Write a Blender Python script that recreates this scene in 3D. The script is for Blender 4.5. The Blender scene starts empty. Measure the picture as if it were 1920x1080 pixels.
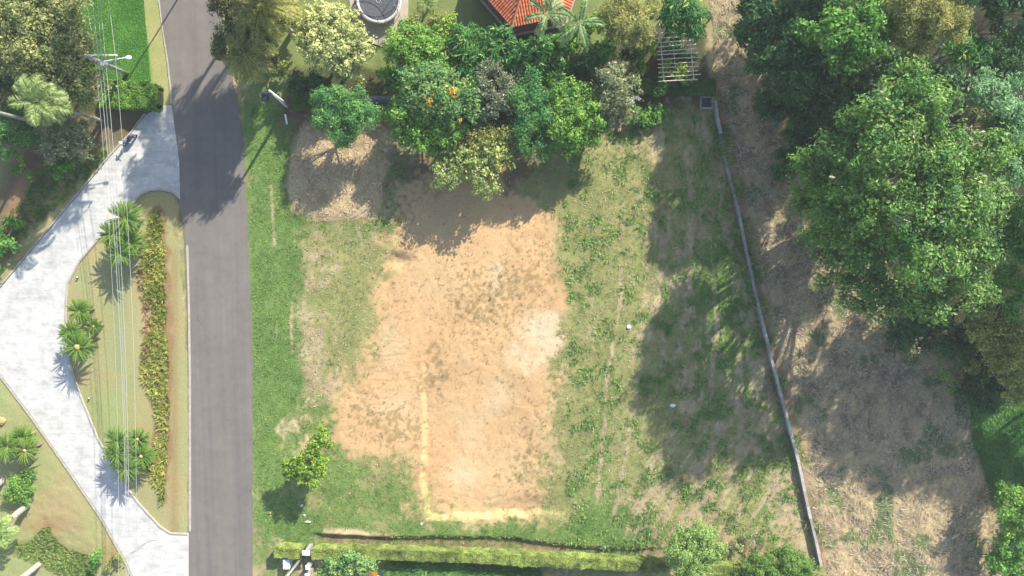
import bpy, math, random
import numpy as np
from mathutils import Vector
RNG = np.random.default_rng(7)
random.seed(7)
sc = bpy.context.scene
col = sc.collection
# ------------------------------------------------------------------ camera, light, exposure
CAMH = 64.0
TILT = math.radians(-4.0)
FPX = 1280.0
cd = bpy.data.cameras.new('camera'); cam = bpy.data.objects.new('camera', cd); col.objects.link(cam)
cam.location = (0, 0, CAMH); cam.rotation_euler = (TILT, 0, 0)
cd.sensor_width = 36; cd.lens = 24; cd.clip_end = 3000
sc.camera = cam
SUN_EL = math.radians(31.5); SAZ = (0.56, 0.83)
SUNV = Vector((SAZ[0]*math.cos(SUN_EL), SAZ[1]*math.cos(SUN_EL), math.sin(SUN_EL))).normalized()
w = bpy.data.worlds.new('World'); sc.world = w; w.use_nodes = True
nt = w.node_tree; sky = nt.nodes.new('ShaderNodeTexSky'); sky.sky_type = 'NISHITA'; sky.sun_disc = False
sky.sun_elevation = SUN_EL; sky.sun_rotation = math.atan2(SAZ[0], SAZ[1])
nt.links.new(sky.outputs[0], nt.nodes['Background'].inputs[0]); nt.nodes['Background'].inputs[1].default_value = 0.12
sd = bpy.data.lights.new('sun', 'SUN'); so = bpy.data.objects.new('sun', sd); col.objects.link(so)
sd.energy = 4.3; sd.angle = math.radians(0.5); sd.color = (1, 0.94, 0.83)
so.rotation_euler = SUNV.to_track_quat('Z', 'Y').to_euler()
sc.view_settings.view_transform = 'Standard'; sc.view_settings.look = 'None'
sc.view_settings.gamma = 1; sc.view_settings.use_curve_mapping = False
sc.view_settings.exposure = 1.3

# ------------------------------------------------------------------ projection helpers
ca, sa = math.cos(TILT), math.sin(TILT)
def P(px, py, z=0.0):
    u = (px-960)/FPX; v = -(py-540)/FPX
    dy = v*ca+sa; dz = v*sa-ca
    t = (z-CAMH)/dz
    return np.array([u*t, dy*t, z])
def toPX(x, y, z=0.0):
    dz = z-CAMH
    yc = y*ca+dz*sa; zc = -y*sa+dz*ca
    return 960+FPX*x/(-zc), 540-FPX*yc/(-zc)
def mpp(z=0.0): return (CAMH-z)/FPX*1.0

# ------------------------------------------------------------------ noise
_T = [np.random.default_rng(100+i).random((256, 256)) for i in range(8)]
def vn(x, y, s, k=0):
    x = np.asarray(x, float)/s+37.3*k; y = np.asarray(y, float)/s+91.7*k
    xi = np.floor(x).astype(int); yi = np.floor(y).astype(int)
    fx = x-xi; fy = y-yi; fx = fx*fx*(3-2*fx); fy = fy*fy*(3-2*fy)
    T = _T[k % 8]; a = T[xi & 255, yi & 255]; b = T[(xi+1) & 255, yi & 255]
    c = T[xi & 255, (yi+1) & 255]; d = T[(xi+1) & 255, (yi+1) & 255]
    return (a*(1-fx)+b*fx)*(1-fy)+(c*(1-fx)+d*fx)*fy-0.5
def fbm(x, y, s, k=0, o=4):
    r = 0; a = 1.0
    for i in range(o):
        r = r+a*vn(x, y, s/2**i, k+i); a *= 0.55
    return r
def sstep(a, b, x):
    t = np.clip((x-a)/(b-a), 0, 1); return t*t*(3-2*t)
def sdf(px, py, poly):
    """signed distance, negative inside"""
    poly = np.array(poly, float); n = len(poly)
    d = np.full(px.shape, 1e9); ins = np.zeros(px.shape, bool)
    for i in range(n):
        ax, ay = poly[i]; bx, by = poly[(i+1) % n]
        ex, ey = bx-ax, by-ay
        wx, wy = px-ax, py-ay
        t = np.clip((wx*ex+wy*ey)/(ex*ex+ey*ey+1e-9), 0, 1)
        d = np.minimum(d, (wx-ex*t)**2+(wy-ey*t)**2)
        c = ((ay > py) != (by > py))
        with np.errstate(divide='ignore', invalid='ignore'):
            xx = ex*(py-ay)/(ey if ey != 0 else 1e-9)+ax
        ins ^= c & (px < xx)
    d = np.sqrt(d)
    return np.where(ins, -d, d)
def line_d(px, py, pts):
    d = np.full(px.shape, 1e9)
    for (ax, ay), (bx, by) in zip(pts[:-1], pts[1:]):
        ex, ey = bx-ax, by-ay
        t = np.clip(((px-ax)*ex+(py-ay)*ey)/(ex*ex+ey*ey+1e-9), 0, 1)
        d = np.minimum(d, np.hypot(px-ax-ex*t, py-ay-ey*t))
    return d
KEX = 2.0
def S(r, g, b, k=KEX):
    """observed sunlit sRGB -> surface albedo"""
    c = np.array([r, g, b])/255.0
    return np.where(c <= 0.04045, c/12.92, ((c+0.055)/1.055)**2.4)/k

# ------------------------------------------------------------------ object helpers
def tag(o, label=None, cat=None, group=None, kind=None):
    if label: o['label'] = label
    if cat: o['category'] = cat
    if group: o['group'] = group
    if kind: o['kind'] = kind
    return o
def empty(name, loc, label, cat, group=None):
    o = bpy.data.objects.new(name, None); col.objects.link(o); o.location = [float(c) for c in loc]
    o.empty_display_size = 0.3
    return tag(o, label, cat, group)
def npmesh(name, V, F, mat, parent=None, C=None, smooth=False):
    """V (n,3) world coords, F (m,k) equal-size faces or list of arrays; C (n,3) colours"""
    me = bpy.data.meshes.new(name)
    V = np.asarray(V, np.float32)
    if parent is not None: V = V-np.array(parent.location, np.float32)
    Fs = F if isinstance(F, list) else [F]
    Fs = [np.asarray(f, np.int32) for f in Fs if len(f)]
    li = np.concatenate([f.ravel() for f in Fs])
    tot = np.concatenate([np.full(len(f), f.shape[1], np.int32) for f in Fs])
    st = np.concatenate([[0], np.cumsum(tot)[:-1]]).astype(np.int32)
    me.vertices.add(len(V)); me.vertices.foreach_set('co', V.ravel())
    me.loops.add(len(li)); me.loops.foreach_set('vertex_index', li)
    me.polygons.add(len(tot)); me.polygons.foreach_set('loop_start', st); me.polygons.foreach_set('loop_total', tot)
    me.update(calc_edges=True)
    me.polygons.foreach_set('use_smooth', np.full(len(tot), smooth))
    if C is not None:
        a = me.color_attributes.new('tint', 'FLOAT_COLOR', 'POINT')
        C = np.asarray(C, np.float32); C4 = np.ones((len(V), 4), np.float32); C4[:, :3] = C
        a.data.foreach_set('color', C4.ravel())
    me.materials.append(mat)
    o = bpy.data.objects.new(name, me); col.objects.link(o)
    if parent is not None: o.parent = parent
    return o
class MB:
    def __init__(s): s.v = []; s.f = {}; s.n = 0; s.c = []
    def add(s, V, F, c=None):
        V = np.asarray(V, float); s.v.append(V)
        for f in F: s.f.setdefault(len(f), []).append([i+s.n for i in f])
        s.c.append(np.tile(c if c is not None else (0.5, 0.5, 0.5), (len(V), 1)))
        s.n += len(V)
    def box(s, c, d, rz=0.0, ry=0.0, col=None, taper=1.0):
        x, y, z = [k/2 for k in d]
        V = np.array([(-x, -y, -z), (x, -y, -z), (x, y, -z), (-x, y, -z), (-x*taper, -y*taper, z), (x*taper, -y*taper, z), (x*taper, y*taper, z), (-x*taper, y*taper, z)])
        if ry:
            cc, ss = math.cos(ry), math.sin(ry); V = np.stack([V[:, 0]*cc+V[:, 2]*ss, V[:, 1], -V[:, 0]*ss+V[:, 2]*cc], 1)
        cc, ss = math.cos(rz), math.sin(rz)
        V = np.stack([V[:, 0]*cc-V[:, 1]*ss, V[:, 0]*ss+V[:, 1]*cc, V[:, 2]], 1)+np.array(c)
        s.add(V, [(3, 2, 1, 0), (4, 5, 6, 7), (0, 1, 5, 4), (1, 2, 6, 5), (2, 3, 7, 6), (3, 0, 4, 7)], col)
    def tube(s, pts, r, n=6, col=None, cap=True):
        pts = [np.array(p, float) for p in pts]
        rs = r if hasattr(r, '__len__') else [r]*len(pts)
        V = []; F = []; m = len(pts)
        for i, p in enumerate(pts):
            d = pts[min(i+1, m-1)]-pts[max(i-1, 0)]; d = d/(np.linalg.norm(d)+1e-9)
            a = np.cross(d, (0, 0, 1) if abs(d[2]) < 0.9 else (1, 0, 0)); a /= np.linalg.norm(a); b = np.cross(d, a)
            for k in range(n):
                t = 2*math.pi*k/n; V.append(p+rs[i]*(a*math.cos(t)+b*math.sin(t)))
        for i in range(m-1):
            for k in range(n):
                F.append((i*n+k, i*n+(k+1) % n, (i+1)*n+(k+1) % n, (i+1)*n+k))
        if cap: F += [tuple(range(n-1, -1, -1)), tuple(range((m-1)*n, m*n))]
        s.add(V, F, col)
    def blob(s, c, r, n=10, m=7, jit=0.0, col=None, seed=0):
        rg = np.random.default_rng(seed); V = []; F = []
        r = np.array(r if hasattr(r, '__len__') else (r, r, r))
        for i in range(m+1):
            ph = math.pi*i/m
            for k in range(n):
                t = 2*math.pi*k/n; j = 1+jit*rg.normal()
                V.append(np.array(c)+r*j*np.array([math.sin(ph)*math.cos(t), math.sin(ph)*math.sin(t), math.cos(ph)]))
        for i in range(m):
            for k in range(n): F.append((i*n+k, (i+1)*n+k, (i+1)*n+(k+1) % n, i*n+(k+1) % n))
        s.add(V, F, col)
    def build(s, name, mat, parent=None, smooth=False, tint=False):
        return npmesh(name, np.concatenate(s.v), [np.array(f) for f in s.f.values()], mat, parent, np.concatenate(s.c) if tint else None, smooth)

# ------------------------------------------------------------------ materials
def newmat(name):
    m = bpy.data.materials.new(name); m.use_nodes = True; t = m.node_tree
    return m, t, t.nodes['Principled BSDF']
def nn(t, typ, **k):
    n = t.nodes.new(typ)
    for a, b in k.items(): setattr(n, a, b)
    return n
def noise(t, scale, detail=4, vec=None, rough=0.6):
    n = nn(t, 'ShaderNodeTexNoise'); n.inputs['Scale'].default_value = scale; n.inputs['Detail'].default_value = detail
    n.inputs['Roughness'].default_value = rough
    if vec is not None: t.links.new(vec, n.inputs['Vector'])
    return n.outputs['Fac']
def geo(t, scale=(1, 1, 1), rz=0.0):
    g = nn(t, 'ShaderNodeNewGeometry'); mp = nn(t, 'ShaderNodeMapping'); mp.inputs['Scale'].default_value = scale
    mp.inputs['Rotation'].default_value = (0, 0, rz)
    t.links.new(g.outputs['Position'], mp.inputs[0]); return mp.outputs[0]
def ramp(t, fac, stops):
    r = nn(t, 'ShaderNodeValToRGB'); e = r.color_ramp.elements
    while len(e) > 1: e.remove(e[-1])
    e[0].position = stops[0][0]; e[0].color = (*stops[0][1], 1)
    for p, c in stops[1:]:
        q = e.new(p); q.color = (*c, 1)
    t.links.new(fac, r.inputs[0]); return r.outputs[0]
def mul(t, a, b, fac=1.0, mode='MULTIPLY'):
    m = nn(t, 'ShaderNodeMix'); m.data_type = 'RGBA'; m.blend_type = mode; m.inputs[0].default_value = fac
    t.links.new(a, m.inputs[6]); t.links.new(b, m.inputs[7]); return m.outputs[2]
def bump(t, h, bs, strength=0.4, dist=0.05):
    b = nn(t, 'ShaderNodeBump'); b.inputs['Strength'].default_value = strength; b.inputs['Distance'].default_value = dist
    t.links.new(h, b.inputs['Height']); t.links.new(b.outputs[0], bs.inputs['Normal'])
def simple(name, c, rough=0.7, var=0.25, sc_=3.0, metal=0.0, bmp=0.2):
    m, t, b = newmat(name); v = geo(t)
    f = noise(t, sc_, 5, v); c = np.array(c)
    lo = tuple(np.clip(c*(1-var), 0, 1)); hi = tuple(np.clip(c*(1+var), 0, 1))
    t.links.new(ramp(t, f, [(0.3, lo), (0.7, hi)]), b.inputs['Base Color'])
    b.inputs['Roughness'].default_value = rough; b.inputs['Metallic'].default_value = metal
    bump(t, noise(t, sc_*8, 3, v), b, bmp, 0.02)
    return m
def foliage_mat(name, trans=0.4, rough=0.55):
    m, t, b = newmat(name)
    at = nn(t, 'ShaderNodeAttribute'); at.attribute_name = 'tint'
    t.links.new(at.outputs['Color'], b.inputs['Base Color']); b.inputs['Roughness'].default_value = rough
    b.inputs['Specular IOR Level'].default_value = 0.35
    tr = nn(t, 'ShaderNodeBsdfTranslucent')
    g = nn(t, 'ShaderNodeHueSaturation'); g.inputs['Saturation'].default_value = 1.1; g.inputs['Value'].default_value = 1.15
    t.links.new(at.outputs['Color'], g.inputs['Color']); t.links.new(g.outputs[0], tr.inputs[0])
    mx = nn(t, 'ShaderNodeMixShader'); mx.inputs[0].default_value = trans
    t.links.new(b.outputs[0], mx.inputs[1]); t.links.new(tr.outputs[0], mx.inputs[2])
    t.links.new(mx.outputs[0], t.nodes['Material Output'].inputs[0]); return m
M_leaf = foliage_mat('leaf'); M_grass = foliage_mat('grass_blade', 0.25, 0.7)
M_bark = simple('bark', (0.22, 0.17, 0.12), 0.9, 0.35, 6)
M_pbark = simple('pale_bark', (0.34, 0.30, 0.26), 0.85, 0.3, 8)
M_conc = simple('concrete', S(205, 200, 195), 0.85, 0.15, 2)
M_white = simple('white_paint', (0.72, 0.73, 0.72), 0.5, 0.08, 4)
M_grey = simple('grey_metal', (0.3, 0.31, 0.33), 0.5, 0.15, 5, 0.3)
M_dark = simple('dark_plastic', (0.03, 0.033, 0.045), 0.5, 0.3, 5)
M_blue = simple('blue_plastic', (0.16, 0.26, 0.45), 0.5, 0.2, 5)
M_wood = simple('pergola_wood', (0.58, 0.50, 0.38), 0.8, 0.25, 9)
M_tan = simple('tan_cone', (0.42, 0.28, 0.13), 0.9, 0.3, 12)
M_lbox = simple('box_paint', (.62, .68, .72), .5, .06, 3)
M_cable = simple('cable', (.30, .31, .30), .5, .1, 3)
M_rock = simple('rock', (0.45, 0.42, 0.38), 0.9, 0.25, 5)

# ground material: tint attribute + fine grain
def ground_mat():
    m, t, b = newmat('ground_mat')
    at = nn(t, 'ShaderNodeAttribute'); at.attribute_name = 'tint'
    v = geo(t)
    f1 = ramp(t, noise(t, 5.0, 6, v, 0.7), [(0.25, (0.84, 0.84, 0.84)), (0.75, (1.16, 1.16, 1.16))])
    f2 = ramp(t, noise(t, 18.0, 4, v, 0.7), [(0.25, (0.84, 0.84, 0.83)), (0.75, (1.16, 1.16, 1.17))])
    c = mul(t, mul(t, at.outputs['Color'], f1), f2)
    t.links.new(c, b.inputs['Base Color']); b.inputs['Roughness'].default_value = 0.95
    b.inputs['Specular IOR Level'].default_value = 0.1
    bump(t, noise(t, 9.0, 7, v, 0.75), b, 0.55, 0.10)
    return m
M_ground = ground_mat()
def road_mat():
    m, t, b = newmat('asphalt')
    v = geo(t); vs = geo(t, (1.2, 0.02, 1))
    big = ramp(t, noise(t, 0.9, 3, vs), [(0.35, tuple(S(138, 132, 127)*.97)), (0.5, tuple(S(146, 138, 129))), (0.68, tuple(S(152, 143, 136)))])
    vo = nn(t, 'ShaderNodeTexVoronoi'); vo.feature = 'DISTANCE_TO_EDGE'; vo.inputs['Scale'].default_value = .22
    wv = nn(t, 'ShaderNodeMix'); wv.data_type = 'VECTOR'; wv.inputs[0].default_value = .06
    nz = nn(t, 'ShaderNodeTexNoise'); nz.inputs['Scale'].default_value = 1.2; nz.inputs['Detail'].default_value = 5; t.links.new(v, nz.inputs['Vector'])
    ad = nn(t, 'ShaderNodeVectorMath'); ad.operation = 'MULTIPLY_ADD'; ad.inputs[1].default_value = (1.6, 1.6, 0); t.links.new(nz.outputs['Color'], ad.inputs[0]); t.links.new(v, ad.inputs[2])
    t.links.new(ad.outputs[0], vo.inputs['Vector'])
    ck = ramp(t, vo.outputs['Distance'], [(0.0, (.74, .74, .74)), (0.006, (1, 1, 1))])
    gate = ramp(t, noise(t, .16, 3, v), [(.5, (0, 0, 0)), (.58, (1, 1, 1))])
    mxc = nn(t, 'ShaderNodeMix'); mxc.data_type = 'RGBA'; mxc.inputs[6].default_value = (1, 1, 1, 1); t.links.new(gate, mxc.inputs[0]); t.links.new(ck, mxc.inputs[7])
    big = mul(t, big, mxc.outputs[2])
    edg = ramp(t, noise(t, 1.1, 6, v, .75), [(.36, (.90, .90, .90)), (.5, (1, 1, 1)), (.72, (1.07, 1.06, 1.04))])
    big = mul(t, big, edg)
    f = ramp(t, noise(t, 0.35, 5, v), [(0.3, (0.9, 0.9, 0.9)), (0.7, (1.08, 1.08, 1.08))])
    g = ramp(t, noise(t, 40, 3, v), [(0.3, (0.86, 0.86, 0.86)), (0.7, (1.14, 1.14, 1.14))])
    sp = ramp(t, noise(t, 2.3, 2, v, 0.9), [(0.18, (0.55, 0.55, 0.55)), (0.24, (1, 1, 1))])
    t.links.new(mul(t, mul(t, mul(t, big, f), g), sp), b.inputs['Base Color']); b.inputs['Roughness'].default_value = 0.9
    bump(t, noise(t, 30, 4, v), b, 0.3, 0.01); return m
def drive_mat():
    m, t, b = newmat('driveway_concrete')
    v = geo(t); vb = geo(t, (0.35, 2.6, 1))
    a = ramp(t, noise(t, 1.2, 6, v, 0.7), [(0.3, (.35,.345,.325)), (0.5, (.44,.43,.405)), (0.7, (.56,.545,.515))])
    s_ = ramp(t, noise(t, 1.6, 5, vb, 0.7), [(0.32, (0.86, 0.86, 0.86)), (0.60, (1.05, 1.045, 1.03))])
    d = ramp(t, noise(t, 0.5, 3, v, 0.5), [(0.3, (0.85, 0.85, 0.85)), (0.6, (1.03, 1.03, 1.03))])
    t.links.new(mul(t, mul(t, a, s_), d), b.inputs['Base Color']); b.inputs['Roughness'].default_value = 0.85
    bump(t, noise(t, 14, 5, v), b, 0.25, 0.02); return m
M_road = road_mat(); M_drive = drive_mat()
M_kerb = simple('kerb_concrete', S(214, 205, 186), 0.9, 0.2, 3)
M_slab = simple('patio_slab', S(222, 205, 185), 0.85, 0.12, 2)

# ------------------------------------------------------------------ ground plan (pixels on the ground plane)
ROAD = [(297, -400), (297, 0), (303, 50), (314, 120), (320, 200), (326, 300), (334, 370), (345, 440), (350, 560), (353, 700), (353, 1500),
        (476, 1500), (474, 1080), (474, 700), (470, 560), (463, 400), (455, 250), (441, 170), (424, 80), (412, 0), (412, -400)]
DRIVE = [(322, 197), (308, 198), (298, 204), (275, 214), (245, 252), (213, 287), (145, 368), (60, 470), (0, 541), (-160, 700), (-160, 560), (-400, 560), (-400, 720), (-160, 720),
         (0, 700), (60, 780), (130, 880), (190, 968), (240, 1058), (262, 1110), (300, 1300), (354, 1300), (354, 999), (320, 998), (300, 985), (260, 940), (235, 905),
         (185, 820), (155, 745), (140, 706), (126, 650), (125, 570), (129, 532), (150, 492), (195, 440), (240, 395), (264, 367), (282, 359), (300, 357), (322, 361), (338, 374), (336, 300)]
DRIVE = [p for p in DRIVE if p not in [(-160, 700), (-160, 560)]]
BED = [(300, 383), (309, 400), (314, 480), (318, 600), (322, 720), (320, 850), (312, 945), (300, 948), (292, 915), (275, 888), (268, 868), (284, 840), (291, 820), (290, 780),
       (281, 748), (261, 712), (262, 672), (272, 630), (280, 605), (278, 575), (259, 548), (260, 500), (268, 460), (276, 415), (288, 388)]
LAWN_TL = [(130, -50), (268, -50), (276, 60), (282, 110), (284, 158), (150, 158)]
ISLAND = [(264, 367), (300, 357), (338, 374), (346, 440), (350, 560), (352, 1000), (320, 998), (235, 905), (155, 745), (126, 650), (129, 532), (195, 440)]
STRAWPILE = [(545, 290), (565, 235), (640, 215), (715, 205), (742, 250), (725, 330), (712, 400), (660, 412), (595, 418), (548, 402), (536, 350)]
PAD = [(795, 400), (840, 420), (960, 380), (1060, 400), (1072, 520), (1062, 640), (1080, 800), (1075, 965), (960, 966), (800, 974), (793, 900), (792, 700), (796, 560)]
FIELD = [(1322, -60), (1345, 150), (1365, 250), (1400, 400), (1440, 560), (1475, 700), (1510, 860), (1548, 1100), (1560, 1300), (1950, 1300), (1880, 1040), (1872, 960),
         (1855, 905), (1830, 860), (1828, 800), (1808, 730), (1790, 640), (1700, 560), (1520, 420), (1480, 300), (1440, 180), (1400, -60)]
WALLP = [(1341, 188), (1346, 222), (1352, 250), (1360, 290), (1384, 385), (1397, 455), (1412, 525), (1427, 590), (1445, 665), (1459, 720), (1478, 790), (1498, 868), (1515, 950), (1541, 1062)]
BEDBL = [(95, 985), (100, 1005), (130, 1030), (165, 1040), (175, 1070), (180, 1090), (120, 1090), (110, 1075), (85, 1060), (50, 1050), (25, 1040), (28, 1022), (60, 1012), (80, 990)]

# class scores: (cx,cy,rx,ry,w)
CLS = {
 'green': [(510, 420, 50, 260, 1.5), (500, 700, 45, 200, 1.5), (540, 640, 40, 120, .6), (660, 430, 90, 30, .7), (735, 925, 75, 75, 1.0), (600, 930, 90, 60, 1.0), (560, 990, 90, 35, 1.0), (600, 760, 45, 60, .5),
           (1150, 700, 70, 180, .9), (1125, 900, 50, 130, .8), (1000, 1010, 260, 28, 1.2), (1200, 1000, 60, 50, .7), (1350, 540, 60, 90, .9), (1390, 640, 60, 120, .9), (1340, 480, 40, 60, .7),
           (1220, 215, 35, 18, 1.2), (1190, 240, 60, 40, .3), (1290, 310, 40, 60, .7), (1400, 950, 90, 40, .7), (1460, 1000, 60, 50, .8), (1160, 310, 60, 30, .5), (740, 340, 25, 60, .8), (1240, 560, 40, 60, .4),
           (1870, 870, 50, 110, 1.8), (1880, 740, 70, 100, 1.6), (520, 250, 60, 60, .8), (690, 570, 30, 50, .5), (1260, 400, 60, 40, .4), (1100, 560, 40, 60, .3), (1080, 970, 120, 60, .5), (620, 850, 40, 60, .5)],
 'sage': [(650, 500, 75, 60, 1.2), (635, 600, 65, 90, 1.1), (700, 660, 60, 50, .6), (1120, 420, 90, 120, 1.2), (1100, 600, 60, 120, .9), (1140, 350, 100, 80, .8), (1180, 500, 70, 100, .8), (1060, 330, 60, 40, .7),
          (1200, 640, 60, 120, .6), (1040, 930, 80, 60, .8), (1260, 860, 120, 120, 1.0), (1350, 820, 120, 120, 1.0), (1400, 900, 70, 70, .6), (820, 690, 50, 80, .25), (1330, 320, 70, 120, .6), (1080, 780, 60, 120, .8), (1250, 300, 60, 60, .6), (990, 700, 40, 50, .2),
          (720, 900, 70, 70, 1.0), (600, 950, 60, 40, .6), (1180, 800, 60, 120, .6)],
 'soil': [(920, 480, 140, 110, 1.4), (890, 620, 160, 150, 1.5), (900, 850, 130, 130, 1.8), (725, 715, 85, 75, 1.2), (690, 790, 75, 50, 1.0), (900, 400, 120, 60, 1.0), (770, 540, 60, 60, .8), (1000, 820, 60, 110, .8), (860, 560, 120, 80, .6), (850, 340, 90, 60, .6),
          (690, 830, 60, 40, .6)],
 'pale': [(1010, 620, 55, 50, 1.5), (730, 765, 50, 25, .9), (1010, 740, 40, 60, .7), (930, 530, 40, 60, .5), (655, 998, 40, 12, 1.6), (700, 1005, 120, 8, .9), (1050, 720, 40, 60, .4), (970, 680, 36, 42, 1.15), (925, 745, 38, 45, 1.05), (880, 820, 42, 52, 1.05), (865, 895, 48, 40, 1.0), (735, 640, 32, 55, .75), (690, 720, 50, 14, .6), (560, 620, 14, 50, .5), (530, 800, 30, 22, 1.2), (575, 850, 14, 22, .9), (520, 1010, 16, 25, 1.0)],
 'straw': [(1230, 260, 50, 40, 1.0), (1180, 320, 60, 50, .6), (1290, 900, 130, 110, 1.0), (1230, 950, 60, 60, .9), (1370, 880, 100, 70, .8), (1480, 930, 35, 90, 1.3), (1500, 1010, 30, 60, 1.0), (640, 570, 50, 80, .5), (590, 470, 26, 60, .8), (575, 640, 22, 80, .8), (600, 740, 30, 40, .6), (680, 960, 40, 12, .8), (650, 900, 20, 40, .7), (700, 900, 14, 30, .6), (560, 300, 20, 60, .5),
           (610, 520, 40, 30, .6), (1300, 700, 90, 80, .6), (1250, 480, 40, 90, .5), (760, 250, 40, 60, .8), (1220, 720, 40, 40, .6), (700, 380, 40, 60, .5), (1400, 480, 30, 160, .8), (1435, 700, 20, 200, .9), (600, 640, 40, 60, .4), (1030, 870, 50, 60, .5)],
 'brown': [(880, 370, 120, 40, .9), (760, 490, 40, 30, .9), (1090, 1025, 380, 8, .9), (780, 300, 60, 60, .7), (600, 260, 60, 40, .5), (1150, 190, 200, 20, 1.2), (950, 220, 250, 60, .9), (1380, 250, 40, 120, .7), (600, 190, 80, 40, 1.0), (960, 320, 80, 40, .8),
           (40, 340, 60, 120, 1.2), (150, 240, 130, 40, 1.2), (1390, 1025, 50, 14, 1.2), (560, 230, 40, 40, 1.0)],
}
CN = ['green', 'sage', 'soil', 'pale', 'straw', 'brown']
CCOL = {'green': (S(146, 174, 100), S(112, 148, 74)), 'sage': (S(190, 186, 122), S(154, 162, 96)), 'soil': (S(252, 214, 160), S(236, 190, 136)),
        'pale': (S(255, 234, 190), S(248, 218, 170)), 'straw': (S(230, 210, 166), S(192, 174, 132)), 'brown': (S(166, 138, 112), S(128, 110, 88))}
NS = {'green': 2.0, 'sage': 1.5, 'soil': 3.0, 'pale': 1.2, 'straw': 0.9, 'brown': 1.4}
def weights(x, y, px, py):
    sc_ = []
    for k, c in enumerate(CN):
        f = np.zeros(px.shape)
        for cx, cy, rx, ry, ww in CLS[c]:
            f += ww*np.exp(-((px-cx)/rx)**2*0.8-((py-cy)/ry)**2*0.8)
        f += 0.85*fbm(x, y, NS[c], k, 4)+0.6*fbm(x, y, 0.35, k+3, 2)
        if c == 'sage': f += 0.30
        sc_.append(f)
    # tractor ruts: bare straw lines running down the right half of the lot
    for pts in [[(1168, 380), (1165, 560), (1140, 700), (1130, 830), (1118, 950)], [(1118, 400), (1118, 520), (1100, 640)], [(1215, 430), (1208, 560), (1195, 720), (1172, 860), (1150, 970)],
                [(1250, 400), (1246, 500), (1215, 640)], [(1270, 800), (1220, 880), (1190, 960), (1170, 1010)], [(1340, 820), (1310, 900), (1280, 970)], [(1395, 830), (1365, 900)], [(1420, 840), (1385, 960)],
                [(520, 560), (518, 680)], [(547, 570), (546, 660)], [(508, 340), (515, 460)], [(1330, 440), (1345, 600), (1330, 760)], [(1300, 430), (1290, 560), (1265, 700)], [(1375, 560), (1395, 760), (1380, 860)]]:
        sc_[4] += 1.9*np.exp(-(line_d(px, py, pts)/4.0)**2)*(.6+1.2*np.clip(vn(x, y, 1.3, 4)+.5, 0, 1))
    # combed, row-like growth on the right half of the lot
    th = .30*sstep(700, 1000, py); uu = x*np.cos(th)-y*np.sin(th); vv = x*np.sin(th)+y*np.cos(th)
    rows = 2.3*fbm(uu*3.2, vv*.55, 1.5, 5, 3)*sstep(1060, 1180, px); sc_[4] += rows+.36*sstep(1150, 1250, px); sc_[1] -= rows*.3
    sc_[0] += .9*fbm(x, y, .8, 6, 3)*sstep(1060, 1180, px)
    sc_[4] += .9*np.exp(-((px-640)/85)**2-((py-560)/140)**2)*(.35+1.6*fbm(x, y, .9, 2, 4))
    sc_[3] += .5*np.exp(-((px-640)/85)**2-((py-560)/140)**2)*(2.0*fbm(x, y, 1.1, 5, 3))
    A = np.stack(sc_, 0)*5.5
    A = np.exp(A-A.max(0)); A /= A.sum(0)
    return A
PRm = [(x_, y_) for x_, y_ in ROAD]
def gz(x, y, px=None, py=None):
    x = np.asarray(x, float); y = np.asarray(y, float)
    if px is None: px, py = toPX(x, y)
    h = 0.10*fbm(x, y, 3.0, 1, 4)+0.035*fbm(x, y, 0.5, 4, 3)
    flat = np.minimum(sdf(px, py, ROAD), sdf(px, py, DRIVE))
    k = sstep(2, 30, flat); tl = np.maximum(k, 0.0)
    lawn = np.minimum(sdf(px, py, ISLAND), sdf(px, py, LAWN_TL))
    h = h*(0.25+0.75*sstep(0, 20, lawn))
    wpx = px+8*vn(x, y, 1.0, 2)+3*vn(x, y, 0.3, 5); wpy = py+8*vn(x, y, 1.1, 3)+3*vn(x, y, .3, 6)
    dp = sdf(wpx, wpy, PAD)
    east = sstep(1000, 880, px)*0.5+0.5*sstep(1080, 940, px)
    h = h-0.55*sstep(3, -7, dp)*np.where(py > 930, np.maximum(east, sstep(900, 960, py)*sstep(1090, 950, px)), east)*sstep(600, 900, py)
    dsx = sdf(wpx, wpy, STRAWPILE); h = h+0.16*sstep(6, -18, dsx)
    h = h+0.10*fbm(x, y, 0.8, 2, 3)*sstep(4, -30, dsx)
    df = sdf(wpx, wpy, FIELD); h = h+0.22*fbm(x, y, 1.3, 5, 4)*sstep(0, -20, df)
    # ledge above the clipped hedge
    led = 1006+10*sstep(560, 640, px)*0-6*sstep(700, 560, px)+22*sstep(900, 1150, px)+4*vn(x, y, 1.5, 3)
    h = h-0.45*sstep(led-2, led+5, py)*sstep(560, 620, px)*sstep(1260, 1180, px)
    # dug hollow by the pad
    h = h-0.35*np.exp(-((wpx-745)/22)**2-((wpy-488)/12)**2)
    h = h*tl-0.05*(1-k)
    return h
def axis(lo, hi, step, far):
    a = list(np.arange(lo, hi+1e-6, step)); d = step; p = hi
    while p < far: d *= 1.35; p += d; a.append(p)
    d = step; p = lo
    while p > -far: d *= 1.35; p -= d; a.insert(0, p)
    return np.array(a)
def mix(C, c, m): return C*(1-m[..., None])+np.asarray(c)*m[..., None]
def two(c1, c2, f): f = np.clip(f, 0, 1)[..., None]; return np.asarray(c1)*(1-f)+np.asarray(c2)*f
WB = [(820, 690, 35, 45, .9), (800, 730, 20, 30, .7), (890, 610, 70, 60, .6), (950, 560, 90, 50, .6), (990, 520, 60, 40, .6), (990, 880, 60, 50, .7), (1000, 820, 30, 50, .5), (720, 810, 60, 50, .7), (690, 770, 50, 30, .6), (770, 810, 30, 40, .7),
      (870, 520, 60, 50, .4), (990, 460, 60, 40, .35), (1030, 930, 50, 40, .6), (740, 560, 40, 50, .35), (700, 700, 50, 40, .4), (960, 730, 40, 40, .5)]
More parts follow.
